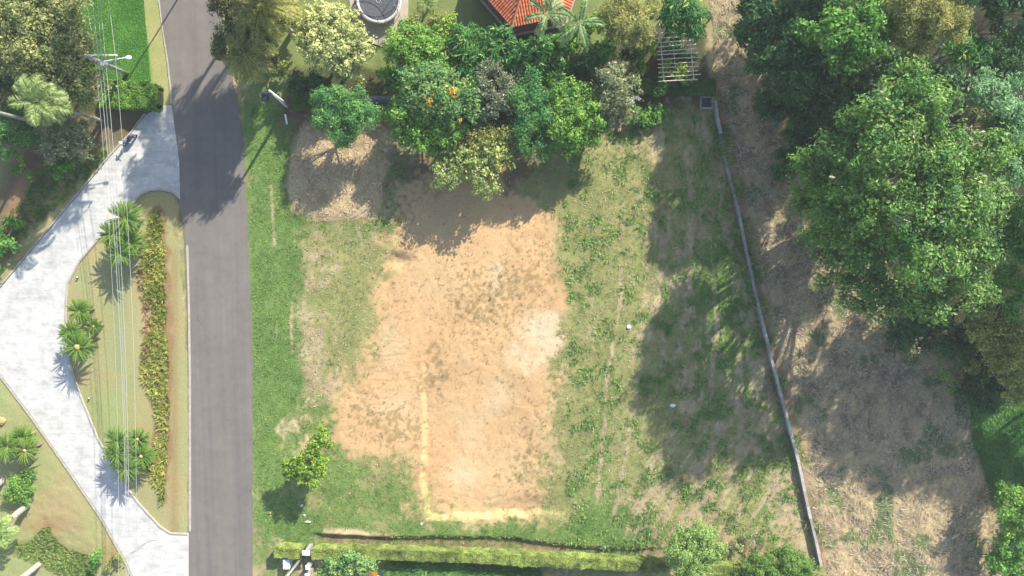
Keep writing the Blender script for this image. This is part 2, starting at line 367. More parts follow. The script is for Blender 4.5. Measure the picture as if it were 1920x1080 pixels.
def WEEDY(px, py):
    f = np.zeros(px.shape)
    for cx, cy, rx, ry, ww in WB: f += ww*np.exp(-((px-cx)/rx)**2-((py-cy)/ry)**2)
    return np.minimum(f, 1.0)
RILLS = [[(690, 660), (720, 668), (760, 664)], [(695, 712), (730, 715), (770, 708)], [(670, 735), (705, 728), (735, 731)], [(812, 660), (830, 700), (826, 745)], [(905, 690), (896, 720)], [(760, 600), (775, 560), (800, 520)], [(850, 930), (900, 938), (960, 930)], [(640, 770), (680, 790), (730, 800)],
      [(700, 695), (715, 697), (735, 694)], [(705, 676), (735, 676)], [(725, 640), (750, 642), (768, 655)], [(700, 746), (715, 748), (745, 737)], [(735, 560), (752, 565)], [(745, 595), (758, 602)],
         [(812, 888), (820, 889)], [(880, 700), (900, 690)], [(930, 716), (945, 712)], [(855, 800), (862, 796)]]
def build_ground():
    xs = axis(-54, 54, 0.12, 900); ys = axis(-36, 27, 0.12, 900)
    X, Y = np.meshgrid(xs, ys); nx, ny = len(xs), len(ys)
    x = X.ravel(); y = Y.ravel(); px, py = toPX(x, y)
    px = np.where(np.abs(x) > 300, np.sign(x)*9e3, px); 
    h = gz(x, y, px, py)
    W = weights(x, y, px, py)
    C = np.zeros((len(x), 3))
    n1 = fbm(x, y, 1.2, 2, 4); n2 = fbm(x, y, .3, 5, 3)
    for k, c in enumerate(CN):
        q = .45 if c in ('soil', 'pale') else 1.0; C += W[k][:, None]*two(CCOL[c][0], CCOL[c][1], .5+(n1*.7+n2*.6)*q+(.5*fbm(x, y, 6, 1, 3) if q < 1 else 0))
    wx = px+10*fbm(x, y, 1.5, 1, 4); wy = py+10*fbm(x, y, 1.5, 5, 4)
    # specks of dead weeds on the bare soil
    st = np.zeros(len(x))
    for cx, cy, rx, ry in [(1015, 620, 52, 42), (975, 680, 34, 44), (930, 745, 34, 46), (885, 815, 36, 48), (870, 890, 44, 42), (735, 760, 46, 24), (735, 650, 30, 50), (930, 520, 30, 50)]: st = np.maximum(st, np.exp(-((wx-cx)/rx)**2-((wy-cy)/ry)**2)*(1.0 if cx > 1000 else .72))
    C = mix(C, S(255, 232, 190), sstep(.12, .75, st+.25*fbm(x, y, .9, 3, 4))*np.clip(W[2]+W[3], 0, 1)*(.35+.6*sstep(960, 1010, px)*sstep(690, 640, py)))
    sp = sstep(.16, .32, fbm(x, y, .30, 6, 2)*1.1+WEEDY(px, py)*.75-.42+.2*vn(x, y, 1.2, 5))*np.clip(W[2]+W[3], 0, 1)
    C = mix(C, S(172, 150, 100), sp*.6)
    # dark washed rills on the bare slope
    for pts in RILLS: C = mix(C, S(176, 138, 96), np.exp(-(line_d(wx*.5+px*.5, wy*.5+py*.5, pts)/1.4)**2)*.42*(.5+.5*(vn(x, y, .9, 6) > -.1)))
    # fine grit
    gr = sstep(.44, .48, vn(x, y, .22, 3)); C = mix(C, S(130, 104, 72), gr*.6*W[2])
    # spoil bank along the pad's rim, its sunlit brightness painted into the colour
    rim = np.exp(-(line_d(wx, wy, [(793, 790), (795, 860), (793, 970), (800, 975), (900, 972), (965, 968), (1000, 966)])/(1.7+1.3*vn(x, y, .7, 2)))**2)
    C = mix(C, S(250, 222, 160), rim*.65)
    # straw pile and field of cut dry grass
    d = sdf(wx+6*vn(x, y, .4, 2), wy+6*vn(x, y, .4, 3), STRAWPILE); m = sstep(6, -10, d)
    C = mix(C, two(S(240, 212, 168), S(206, 176, 130), .5+n1*.8+n2*.8), m*.92)
    C = mix(C, S(140, 130, 84), np.exp(-((d-3)/4)**2)*.5*(vn(x, y, 1.0, 2) > -.1))
    d = sdf(wx, wy, FIELD); m = sstep(4, -8, d)
    fcol = two(S(224, 200, 152), S(160, 142, 116), .45+n1*1.0+n2*.8+.5*fbm(x, y, 5, 2, 2))
    fcol = mix(fcol, S(130, 142, 92), sstep(.18, .4, fbm(x, y, 2.2, 6, 4)))
    C = mix(C, fcol, m)
    dw = line_d(wx, wy, WALLP); C = mix(C, two(S(190, 150, 122), S(150, 120, 96), .5+n1+n2), np.exp(-(dw/15)**2)*.8*(py < 1062)*(py > 180))
    # deep litter below the big trees on the right
    m = sstep(1440, 1490, wx)*sstep(640, 560, wy)*sstep(.0, 1, m+1)*0
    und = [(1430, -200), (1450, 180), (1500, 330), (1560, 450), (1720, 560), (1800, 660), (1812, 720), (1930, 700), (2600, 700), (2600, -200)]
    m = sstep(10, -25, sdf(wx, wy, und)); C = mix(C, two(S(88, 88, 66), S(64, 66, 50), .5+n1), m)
    # outer surroundings
    out = np.maximum(np.maximum(sstep(-160, -400, px), sstep(1960, 2200, px)), np.maximum(sstep(-60, -200, py), sstep(1120, 1300, py)))
    C = mix(C, two(S(120, 140, 80), S(165, 155, 110), .5+fbm(x, y, 12, 3, 5)), out)
    # garden lawn across the top centre
    gl = [(520, -200), (520, 60), (500, 190), (540, 180), (1330, 175), (1322, 100), (1320, -200)]
    m = sstep(4, -6, sdf(px, py, gl)); lc = two(S(160, 172, 108), S(140, 156, 90), .5+fbm(x, y, 3, 2, 4)+.3*n2)
    C = mix(C, lc, m)
    m = sstep(8, -8, np.abs(wy-150)-22)*sstep(530, 560, px)*sstep(1340, 1320, px); C = mix(C, S(86, 84, 64), m*.85)  # shade below the garden trees painted into the ground as a dark band
    m = sstep(6, -10, sdf(wx, wy, [(1105, 95), (1190, 60), (1235, 40), (1325, 60), (1335, 150), (1110, 150)])); C = mix(C, S(96, 92, 74), m*.85)  # dark patch: shade around the pergola put into the ground colour
    tr_ = sstep(4, -4, np.abs(wy-np.interp(px, [560, 700, 900, 1150, 1250], [1012, 1012, 1018, 1030, 1040]))-7)*sstep(575, 600, px)*sstep(1260, 1230, px)
    C = mix(C, two(S(206, 176, 138), S(160, 132, 100), .5+n1+n2), tr_*.85)
    # left side: verge, lawns
    left = [(-400, -400), (297, -400), (330, 380), (352, 700), (353, 1500), (-400, 1500)]
    m = sstep(1, -2, sdf(px, py, left))
    stripe = np.sin(px/7.5+1.2*vn(x, y, 4, 1))*.5+.5
    la = two(S(206, 190, 134), S(190, 194, 136), .45+.5*fbm(x, y, 4, 3, 4)+.35*(stripe-.5)+.2*n2)
    la = mix(la, S(168, 182, 132), np.exp(-((px-224)/14)**2)*sstep(420, 560, py)*.7)
    la = mix(la, S(176, 140, 100), np.exp(-((px-327)/9)**2)*sstep(430, 500, py)*.5)
    lb = two(S(182, 192, 126), S(204, 186, 134), .4+1.2*fbm(x, y, 5, 6, 4))
    lc = np.where((px < 250)[:, None] & (py > 700)[:, None], lb, la)
    C = np.where((m > .5)[:, None], lc, C)
    m2 = sstep(30, -30, line_d(wx, wy, [(-40, 480), (50, 330), (120, 250), (240, 225), (300, 180)])-45)*sstep(-1, 1, 3-0*px)
    m2 = m2*(m > .5); C = mix(C, two(S(126, 112, 88), S(150, 130, 96), .5+n1), m2*.9)
    m3 = np.exp(-(line_d(wx, wy, [(48, 340), (30, 400), (5, 470)])/18)**2)*(m > .5); C = mix(C, S(196, 152, 118), m3*.9)
    d = sdf(px, py, LAWN_TL); mm = sstep(2, -2, d)
    C = mix(C, two(S(110, 178, 78), S(92, 158, 62), .5+n1+.4*n2), mm)
    ver = (sdf(px, py, [(262, -400), (268, 0), (281, 110), (284, 158), (296, 200), (322, 200), (313, 120), (297, 0), (297, -400)]))
    C = mix(C, two(S(206, 198, 134), S(186, 190, 120), .5+n1), sstep(1.5, -1.5, ver))
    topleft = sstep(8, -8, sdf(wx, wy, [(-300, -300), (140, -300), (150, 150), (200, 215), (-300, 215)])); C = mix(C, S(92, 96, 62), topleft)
    # shrub beds and bare collars
    C = mix(C, S(176, 140, 104), sstep(4, -3, sdf(wx, wy, BED))*.8)
    C = mix(C, S(166, 150, 100), sstep(6, -3, sdf(wx, wy, BEDBL))*.7)
    C = mix(C, S(190, 150, 108), np.exp(-((wx-90)/45)**2-((wy-985)/20)**2)*.7+0*px)
    C = mix(C, S(196, 150, 104), np.exp(-((wx-225)/26)**2-((wy-1030)/30)**2)*.6)
    F = np.arange(nx*ny).reshape(ny, nx)
    Q = np.stack([F[:-1, :-1].ravel(), F[:-1, 1:].ravel(), F[1:, 1:].ravel(), F[1:, :-1].ravel()], 1)
    C = C*(1+.10*fbm(x, y, 8, 4, 3))[:, None]
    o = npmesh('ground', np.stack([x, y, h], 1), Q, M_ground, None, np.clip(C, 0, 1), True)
    tag(o, kind='structure'); return o
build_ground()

def sheet(name, poly, z, mat, kind='structure'):
    import bmesh
    bm = bmesh.new(); vs = [bm.verts.new(tuple(P(a, b, 0)[:2])+(z,)) for a, b in poly]
    f = bm.faces.new(vs)
    if f.normal.z < 0 or True:
        bmesh.ops.recalc_face_normals(bm, faces=[f])
    bm.normal_update()
    if f.normal.z < 0: bmesh.ops.reverse_faces(bm, faces=[f])
    bmesh.ops.triangulate(bm, faces=bm.faces[:])
    me = bpy.data.meshes.new(name); bm.to_mesh(me); bm.free(); me.materials.append(mat)
    o = bpy.data.objects.new(name, me); col.objects.link(o)
    if kind: tag(o, kind=kind)
    return o
def wobble(poly, amp, step, seed):
    rg = np.random.default_rng(seed); out = []
    for (ax, ay), (bx, by) in zip(poly, poly[1:]+poly[:1]):
        n = max(1, int(math.hypot(bx-ax, by-ay)/step))
        for i in range(n):
            t = i/n; out.append((ax+(bx-ax)*t+rg.normal()*amp, ay+(by-ay)*t+rg.normal()*amp))
    return out
sheet('road', wobble(ROAD, .8, 9, 3), 0.0, M_road)
sheet('driveway', DRIVE, 0.02, M_drive)
M_stain = simple('stained_concrete', (.27, .28, .29), .85, .25, 3)
sheet('driveway_crack', [(243, 1037), (258, 1029), (268, 1020), (278, 1014), (290, 1012), (300, 1014), (290, 1013.5), (279, 1016), (269, 1023), (259, 1031), (246, 1039)], .026, M_stain)
def strip(name, pts, wd, h, mat, z0=-0.05, jit=0.0):
    mb = MB(); P2 = [P(a, b, 0)[:2] for a, b in pts]; V = []; F = []
    rg = np.random.default_rng(5)
    for i, p in enumerate(P2):
        d = P2[min(i+1, len(P2)-1)]-P2[max(i-1, 0)]; d /= np.linalg.norm(d); n = np.array([-d[1], d[0]])*wd/2*(1+jit*rg.normal())
        for q in (p-n, p+n): V += [(q[0], q[1], z0), (q[0], q[1], h)]
    for i in range(len(P2)-1):
        a = i*4; b = a+4
        F += [(a+1, b+1, b+3, a+3), (a, b, b+1, a+1), (a+3, b+3, b+2, a+2)]
    F += [(0, 1, 3, 2), (len(V)-4, len(V)-2, len(V)-1, len(V)-3)]
    mb.add(V, F); return mb
k1 = strip('k', [(352, 1001), (320, 1000), (300, 987), (259, 942), (233, 907), (183, 821), (153, 746), (138, 707), (124, 650), (123, 570), (127, 531), (149, 490), (194, 438), (239, 393), (263, 365), (282, 357), (300, 355), (323, 359), (338, 373)], .13, .10, M_kerb)
tag(k1.build('kerb', M_kerb), kind='structure')
k2 = strip('k', [(272, 213), (243, 251), (211, 285), (143, 366), (58, 468), (-2, 539)], .16, .05, M_kerb)
tag(k2.build('kerb', M_kerb), kind='structure')
k3 = strip('k', [(-2, 702), (58, 782), (128, 882), (188, 970), (238, 1060), (262, 1120)], .16, .05, M_kerb)
tag(k3.build('kerb', M_kerb), kind='structure')
k4 = strip('k', [(351, 460), (354, 560), (356, 700), (356, 996)], .22, .012, M_kerb, jit=.12)
tag(k4.build('gutter', M_kerb), kind='structure')
k5 = strip('k', [(298, 0), (304, 50), (315, 120), (320, 170), (321, 195)], .14, .03, M_kerb, jit=.3)
tag(k5.build('gutter', M_kerb), kind='structure')

# ------------------------------------------------------------------ scatter: leaves as quads
def leafquads(pos, dirv, nrm, L, Wd):
    """pos (n,3) base, dirv leaf axis, nrm approx normal; diamond leaves"""
    side = np.cross(dirv, nrm); side /= np.linalg.norm(side, axis=1)[:, None]+1e-9
    L = L[:, None]; Wd = Wd[:, None]
    nn_ = np.cross(side, dirv)
    a = pos; b = pos+dirv*L*.45+side*Wd*.5+nn_*L*.06; c = pos+dirv*L-nn_*L*.08; d = pos+dirv*L*.45-side*Wd*.5+nn_*L*.06
    n = len(pos)
    V = np.stack([a, b, c, d], 1).reshape(-1, 3)
    F = np.arange(4*n).reshape(n, 4)
    return V, F
def unit(v): return v/(np.linalg.norm(v, axis=1)[:, None]+1e-9)
def leafcols(n, base, tip, extra, clump, rg, jit=.18, exf=.05):
    f = np.clip(clump+rg.normal(0, .22, n), 0, 1)[:, None]
    c = np.asarray(base)*(1-f)+np.asarray(tip)*f
    if extra is not None:
        e = rg.random(n) < exf; c[e] = np.asarray(extra)
    return np.clip(c*LB*(1+jit*rg.normal(size=(n, 1))), .004, .85)
LB = np.array([1.56, 1.52, 1.42])
SP = {  # species: leaf length, width, clump radius, base colour, tip colour, extra colour, lai, fraction of extra
 'broad':  dict(L=.30, W=.16, cr=.60, a=(.036, .110, .028), b=(.165, .265, .062), e=(.30, .27, .18), lai=4.3, ef=.012),
 'dark':   dict(L=.30, W=.17, cr=.60, a=(.024, .070, .030), b=(.062, .135, .045), e=None, lai=4.5, ef=0),
 'oldark': dict(L=.28, W=.14, cr=.50, a=(.045, .070, .022), b=(.120, .145, .045), e=(.2, .16, .08), lai=3.6, ef=.05),
 'bright': dict(L=.30, W=.20, cr=.50, a=(.050, .140, .028), b=(.120, .250, .045), e=None, lai=4.5, ef=0),
 'olive':  dict(L=.22, W=.13, cr=.45, a=(.150, .180, .070), b=(.290, .300, .120), e=(.05, .09, .03), lai=4.0, ef=.15),
 'cream':  dict(L=.22, W=.15, cr=.40, a=(.230, .260, .110), b=(.430, .450, .215), e=(.12, .2, .06), lai=5.0, ef=.06),
 'feather':dict(L=.20, W=.09, cr=.55, a=(.042, .140, .045), b=(.125, .250, .070), e=None, lai=4.6, ef=0),
 'fresh':  dict(L=.24, W=.15, cr=.42, a=(.065, .165, .032), b=(.170, .290, .055), e=(.33, .30, .06), lai=4.5, ef=.03),
 'mango':  dict(L=.28, W=.15, cr=.50, a=(.050, .140, .045), b=(.160, .250, .085), e=(.50, .38, .10), lai=4.5, ef=.02),
 'grey':   dict(L=.20, W=.12, cr=.42, a=(.040, .065, .040), b=(.150, .175, .095), e=(.38, .37, .30), lai=4.2, ef=.06),
 'greyol': dict(L=.20, W=.12, cr=.40, a=(.090, .120, .060), b=(.210, .240, .110), e=(.42, .40, .30), lai=4.2, ef=.07),
 'sparse': dict(L=.26, W=.17, cr=.34, a=(.120, .190, .060), b=(.270, .320, .100), e=(.48, .40, .12), lai=1.9, ef=.05),
 'lime':   dict(L=.22, W=.14, cr=.34, a=(.085, .170, .022), b=(.180, .270, .035), e=(.42, .34, .05), lai=3.6, ef=.04),
 'bamboo': dict(L=.30, W=.07, cr=.60, a=(.200, .220, .080), b=(.360, .350, .140), e=(.10, .14, .04), lai=4.5, ef=.12),
 'strap':  dict(L=.60, W=.15, cr=.50, a=(.028, .120, .035), b=(.095, .210, .055), e=(.36, .40, .16), lai=4.0, ef=.05),
 'pale':   dict(L=.30, W=.12, cr=.60, a=(.080, .190, .085), b=(.200, .310, .160), e=None, lai=4.2, ef=0),
 'oakol':  dict(L=.22, W=.14, cr=.50, a=(.110, .140, .040), b=(.260, .270, .080), e=(.07, .12, .03), lai=4.2, ef=.12),
 'lightg': dict(L=.18, W=.10, cr=.40, a=(.120, .200, .060), b=(.230, .320, .100), e=None, lai=4.6, ef=0),
 'dome':   dict(L=.16, W=.10, cr=.35, a=(.070, .150, .030), b=(.120, .210, .045), e=None, lai=5.5, ef=0),
}
def crown_geo(lobes, sp, rg, lai=1.0):
    s = SP[sp]; Vs = []; Fs = []; Cs = []; off = 0
    for (x, y, z, r, rz) in lobes:
        area = math.pi*r*r*1.5
        n = int(s['lai']*lai*area/(.5*s['L']*s['W']))
        nc = max(6, int(area*1.9/(s['cr']**2*2.2)))
        d = unit(rg.normal(size=(nc, 3))); d[:, 2] = np.where(d[:, 2] < -.35, -d[:, 2], d[:, 2])
        q = (.50+.62*rg.random(nc)**.7)*(1+.14*rg.normal(size=nc)); cs = .55+.95*rg.random(nc)**1.3; keep = rg.random(nc)
        cc = np.array([x, y, z])+d*q[:, None]*np.array([r, r, rz])
        cc[:, 2] = np.maximum(cc[:, 2], .35)
        cl = np.clip(.5+.35*rg.normal(size=nc), 0, 1)
        pw = cs**2; idx = rg.choice(nc, n, p=pw/pw.sum())
        e = unit(rg.normal(size=(n, 3))); rr = s['cr']*(.3+.8*rg.random(n))*np.clip(.55+r*.3, .55, 1.15)*cs[idx]
        pos = cc[idx]+e*rr[:, None]*np.array([1, 1, .75])
        sp_ = (rg.random(n) < .22)[:, None]; pos = pos+sp_*unit(d[idx]+rg.normal(0, .5, (n, 3)))*(s['cr']*.9*rg.random(n))[:, None]
        pos[:, 2] = np.maximum(pos[:, 2], .08)
        nr = unit(e*.9+d[idx]*.35+np.array([0, 0, .75])+rg.normal(0, .45, (n, 3)))
        ax = unit(np.cross(nr, unit(rg.normal(size=(n, 3))))+np.array([0, 0, -.25]))
        zz_ = .55+.85*rg.random(n)**1.4; L = s['L']*zz_*1.05; W = s['W']*zz_*1.05
        V, F = leafquads(pos, ax, nr, L, W)
        c = leafcols(n, s['a'], s['b'], s['e'], cl[idx], rg, exf=s['ef'])
        Vs.append(V); Fs.append(F+off); off += len(V); Cs.append(np.repeat(c, 4, 0))
    return np.concatenate(Vs), np.concatenate(Fs), np.concatenate(Cs)
_seed = [0]
def tree(name, label, cat, lobes, sp, base=None, tr=.16, group=None, bark=None, lai=1.0, extra=None, show=0.0):
    """lobes: (px,py,rpx,z[,flat]) as seen in the picture at height z"""
    _seed[0] += 1; rg = np.random.default_rng(1000+_seed[0])
    wl = []
    for l in lobes:
        px, py, rp, z = l[:4]; fl = l[4] if len(l) > 4 else .75
        p = P(px, py, z); r = rp*mpp(z); r = max(.3, r-.28*SP[sp]['cr'])
        if z > 6: r *= .93; z = z+rg.normal(0, .55)
        wl.append((p[0], p[1], z, r, min(r*fl, max(z-.3, .4))))
    A = np.array(wl)
    b = P(base[0], base[1], 0)[:2] if base else np.average(A[:, :2], axis=0, weights=A[:, 3]**2)
    g = float(gz(np.array([b[0]]), np.array([b[1]]))[0])
    rt = empty(name, (b[0], b[1], g), label, cat, group)
    V, F, C = crown_geo(wl, sp, rg, lai)
    cr = npmesh('crown', V, F, M_leaf, rt, C)
    if extra:
        eV, eF, eC = [], [], []; off = 0
        for (px, py, rp, z, c, n) in extra:
            p = P(px, py, z); r = rp*mpp(z)
            e = unit(rg.normal(size=(n, 3))); e[:, 2] = abs(e[:, 2]); pos = p+e*r*rg.random((n, 1))**.4
            nr = unit(e+rg.normal(0, .5, (n, 3))); ax = unit(np.cross(nr, rg.normal(size=(n, 3))))
            V, F = leafquads(pos, ax, nr, np.full(n, .2), np.full(n, .12)); eV.append(V); eF.append(F+off); off += len(V)
            eC.append(np.repeat(np.clip(np.array(c)*(1+.2*rg.normal(size=(n, 1))), 0, 1), 4, 0))
        npmesh('blossom', np.concatenate(eV), np.concatenate(eF), M_leaf, rt, np.concatenate(eC))
    mb = MB(); zt = max(.3, A[:, 2].min()*.55)
    top = np.array([b[0]+.1, b[1]+.1, g+zt])
    mb.tube([(b[0], b[1], g-.15), (b[0], b[1], g+zt*.5), top], [tr*1.25, tr, tr*.85], 8)
    for (x, y, z, r, rz) in wl:
        c = np.array([x, y, z+rz*show]); m = (top+c)/2+rg.normal(0, .15, 3)
        mb.tube([top, m, c], [tr*.6, tr*.4, tr*.15], 6)
        for k in range(5):
            e = unit(rg.normal(size=(1, 3)))[0]; e[2] = abs(e[2])*.6+(.35 if show else 0)
            mb.tube([m*.4+c*.6, c+e*np.array([r, r, rz])*(.7+show*.2)], [min(tr*.22, .05), .012], 4)
    mb.build('trunk', bark or M_bark, rt, True)
    return rt

# fronds ------------------------------------------------------------
def frond(mb_list, o, az, L, el0, droop, nl, ll, lw, ca_, cb_, rg, vee=.35, sweep=.5):
    """one pinnate frond as arrays (V,F,C)"""
    m = 9; pts = []; p = np.array(o, float); e = el0
    h = np.array([math.cos(az), math.sin(az)])
    for i in range(m):
        pts.append(p.copy()); st = L/(m-1); p = p+np.array([h[0]*math.cos(e), h[1]*math.cos(e), math.sin(e)])*st; e -= droop/(m-1)*(1.2 if i > m/3 else .6)
    pts = np.array(pts)
    t = (np.arange(nl)+.5)/nl; t = .12+.88*t
    idx = t*(m-1); i0 = np.minimum(idx.astype(int), m-2); f = (idx-i0)[:, None]
    pos = pts[i0]*(1-f)+pts[i0+1]*f; tan = unit(pts[i0+1]-pts[i0])
    side = np.array([-h[1], h[0], 0.0]); 
    up = np.cross(tan, side); up *= np.sign(up[:, 2:3]+1e-9)
    prof = np.sin(np.pi*np.clip(t*.88+.10, 0, 1))**.6
    for s in (-1, 1):
        d = unit(s*side*1.0+tan*(sweep+.3*t[:, None])+up*vee+rg.normal(0, .07, (nl, 3)))
        LL = ll*prof*(.85+.3*rg.random(nl)); WW = np.full(nl, lw)
        nr = unit(up-s*side*vee+rg.normal(0, .1, (nl, 3)))
        V, F = leafquads(pos, d, nr, LL, WW)
        V[2::4, 2] -= LL*.22
        c = np.asarray(ca_)+(np.asarray(cb_)-np.asarray(ca_))*rg.random((nl, 1)); c = np.clip(c*(1+.12*rg.normal(size=(nl, 1))), 0, 1)
        mb_list.append((V, F, np.repeat(c, 4, 0)))
    # rachis
    r0 = .025+.01*L/3; V = []
    for i, q in enumerate(pts):
        rr = r0*(1-.8*i/(m-1)); V += [q-side*rr, q+np.array([0, 0, rr]), q+side*rr]
    F = [];
    for i in range(m-1):
        a = i*3; F += [(a, a+3, a+4, a+1), (a+1, a+4, a+5, a+2)]
    mb_list.append((np.array(V), np.array(F), np.tile(np.clip(np.asarray(cb_)*1.25, 0, 1), (len(V), 1))))
def join(lst):
    Vs, Fs, Cs = [], [], []; off = 0
    for V, F, C in lst: Vs.append(V); Fs.append(F+off); Cs.append(C); off += len(V)
    return np.concatenate(Vs), np.concatenate(Fs), np.concatenate(Cs)
def palm(name, label, crown, base, n, L, droop, nl, ll, lw, ca_, cb_, tr=.15, el=(-.2, 1.1), group=None, cat='palm tree', ringed=True, cone=None, sweep=.5, vee=.35, az=None):
    _seed[0] += 1; rg = np.random.default_rng(2000+_seed[0])
    px, py, z = crown; c = P(px, py, z)
    b = P(base[0], base[1], 0) if base else c.copy()
    g = float(gz(np.array([b[0]]), np.array([b[1]]))[0])
    rt = empty(name, (b[0], b[1], g), label, cat, group)
    lst = []
    for i in range(n):
        a = (az[i % len(az)]+.12*rg.normal()) if az else 2*math.pi*i/n*2.4+.25*rg.normal()
        q = rg.random(); e = el[0]+(el[1]-el[0])*(i+.5)/n+.1*rg.normal()
        frond(lst, c, a, L*(.85+.25*q), e, droop*(.8+.4*rg.random()), nl, ll, lw, ca_, cb_, rg, vee, sweep)
    V, F, C = join(lst); npmesh('crown', V, F, M_leaf, rt, C)
    mb = MB(); K = 12; pts = []; rs = []
    for i in range(K+1):
        t = i/K; q = b*(1-t)+c*t; q = q+np.array([0, 0, 0]); q[2] = g-.1+(z-g+.1)*t
        pts.append(q); rs.append(tr*(1.25-.45*t)*(1+.06*(i % 2)))
    mb.tube(pts, rs, 10); mb.build('trunk', M_pbark if ringed else M_bark, rt, True)
    if cone:
        mb = MB(); mb.blob(c+np.array([0, 0, cone*.6]), (cone, cone, cone*.8), 12, 8, .06, seed=_seed[0]); mb.build('cone', M_tan, rt, True)
    return rt

exec_order = True
# ------------------------------------------------------------------ long wall, other structures
def build_wall():
    pts = WALLP; b = P(*pts[0]); rt = empty('boundary_wall', (b[0], b[1], 0), 'long low grey concrete block wall running down between the lot and the dry grass field', 'wall')
    hid = {2, 3, 4}
    W = [P(a, b_, .55)[:2] for a, b_ in pts]
    rg = np.random.default_rng(4)
    mb = MB(); cp = MB()
    for i in range(len(W)-1):
        a, c = W[i], W[i+1]; d = c-a; L = np.linalg.norm(d); n = max(1, int(L/1.1)); th = math.atan2(d[1], d[0])
        for k in range(n):
            q = a+d*((k+.5)/n); z = .55+rg.normal(0, .012); 
            if 2 <= i <= 3: z = .16+.05*rg.random()
            if i in (4, 5, 6): z = .42+.05*rg.random()
            sh = .62+.5*rg.random(); 
            if i >= 10: sh *= 1.15
            cc = np.array([.28, .265, .24])*sh
            mb.box((q[0], q[1], z/2-.2), (L/n-.012, .20, z+.3), th, col=cc)
            cp.box((q[0]+rg.normal(0, .008), q[1], z-.02), (L/n-.02, .25+.03*rg.random(), .07), th+.01*rg.normal(), col=cc*1.08)
    mb.build('block_course', M_tint, rt, tint=True); cp.build('coping', M_tint, rt, tint=True)
def tint_mat(name, rough=.85, bs=.25):
    m, t, b = newmat(name); at = nn(t, 'ShaderNodeAttribute'); at.attribute_name = 'tint'; v = geo(t)
    f = ramp(t, noise(t, 4, 5, v), [(.3, (.75, .75, .74)), (.7, (1.2, 1.2, 1.2))])
    t.links.new(mul(t, at.outputs['Color'], f), b.inputs['Base Color']); b.inputs['Roughness'].default_value = rough
    bump(t, noise(t, 25, 4, v), b, bs, .02); return m
M_tint = tint_mat('worn_surface')
build_wall()
# garden wall along the top of the lot
a = P(682, 190); b = P(1192, 190)
rt = empty('garden_wall', ((a[0]+b[0])/2, a[1], 0), 'dark grey garden wall glimpsed between the trees above the straw heap', 'wall')
mb = MB(); L = b[0]-a[0]
for i in range(20): mb.box((a[0]+L*(i+.5)/20, a[1], .7), (L/20-.02, .2, 1.7), 0, col=np.array([.10, .10, .11])*(.85+.3*random.random()))
mb.build('panel', M_tint, rt, tint=True)
mb = MB(); mb.box(((a[0]+b[0])/2, a[1], 1.6), (L, .32, .1), 0, col=(.13, .13, .15)); mb.build('coping', M_tint, rt, tint=True)
# concrete catch basin beside wall head
p = P(1324, 193); rt = empty('catch_basin', p, 'small square concrete catch basin at the top end of the long wall', 'basin')
mb = MB()
for dx, dy, sx, sy in [(-.55, 0, .14, 1.0), (.55, 0, .14, 1.0), (0, .5, 1.24, .14), (0, -.5, 1.24, .14)]: mb.box((p[0]+dx, p[1]+dy, .12), (sx-.003, sy-.003, .4), 0, col=(.30, .29, .27))
mb.build('rim', M_tint, rt, tint=True)
mb = MB(); mb.box((p[0], p[1], .0), (.9, .8, .2), 0, col=(.08, .08, .09)); mb.build('floor', M_tint, rt, tint=True)

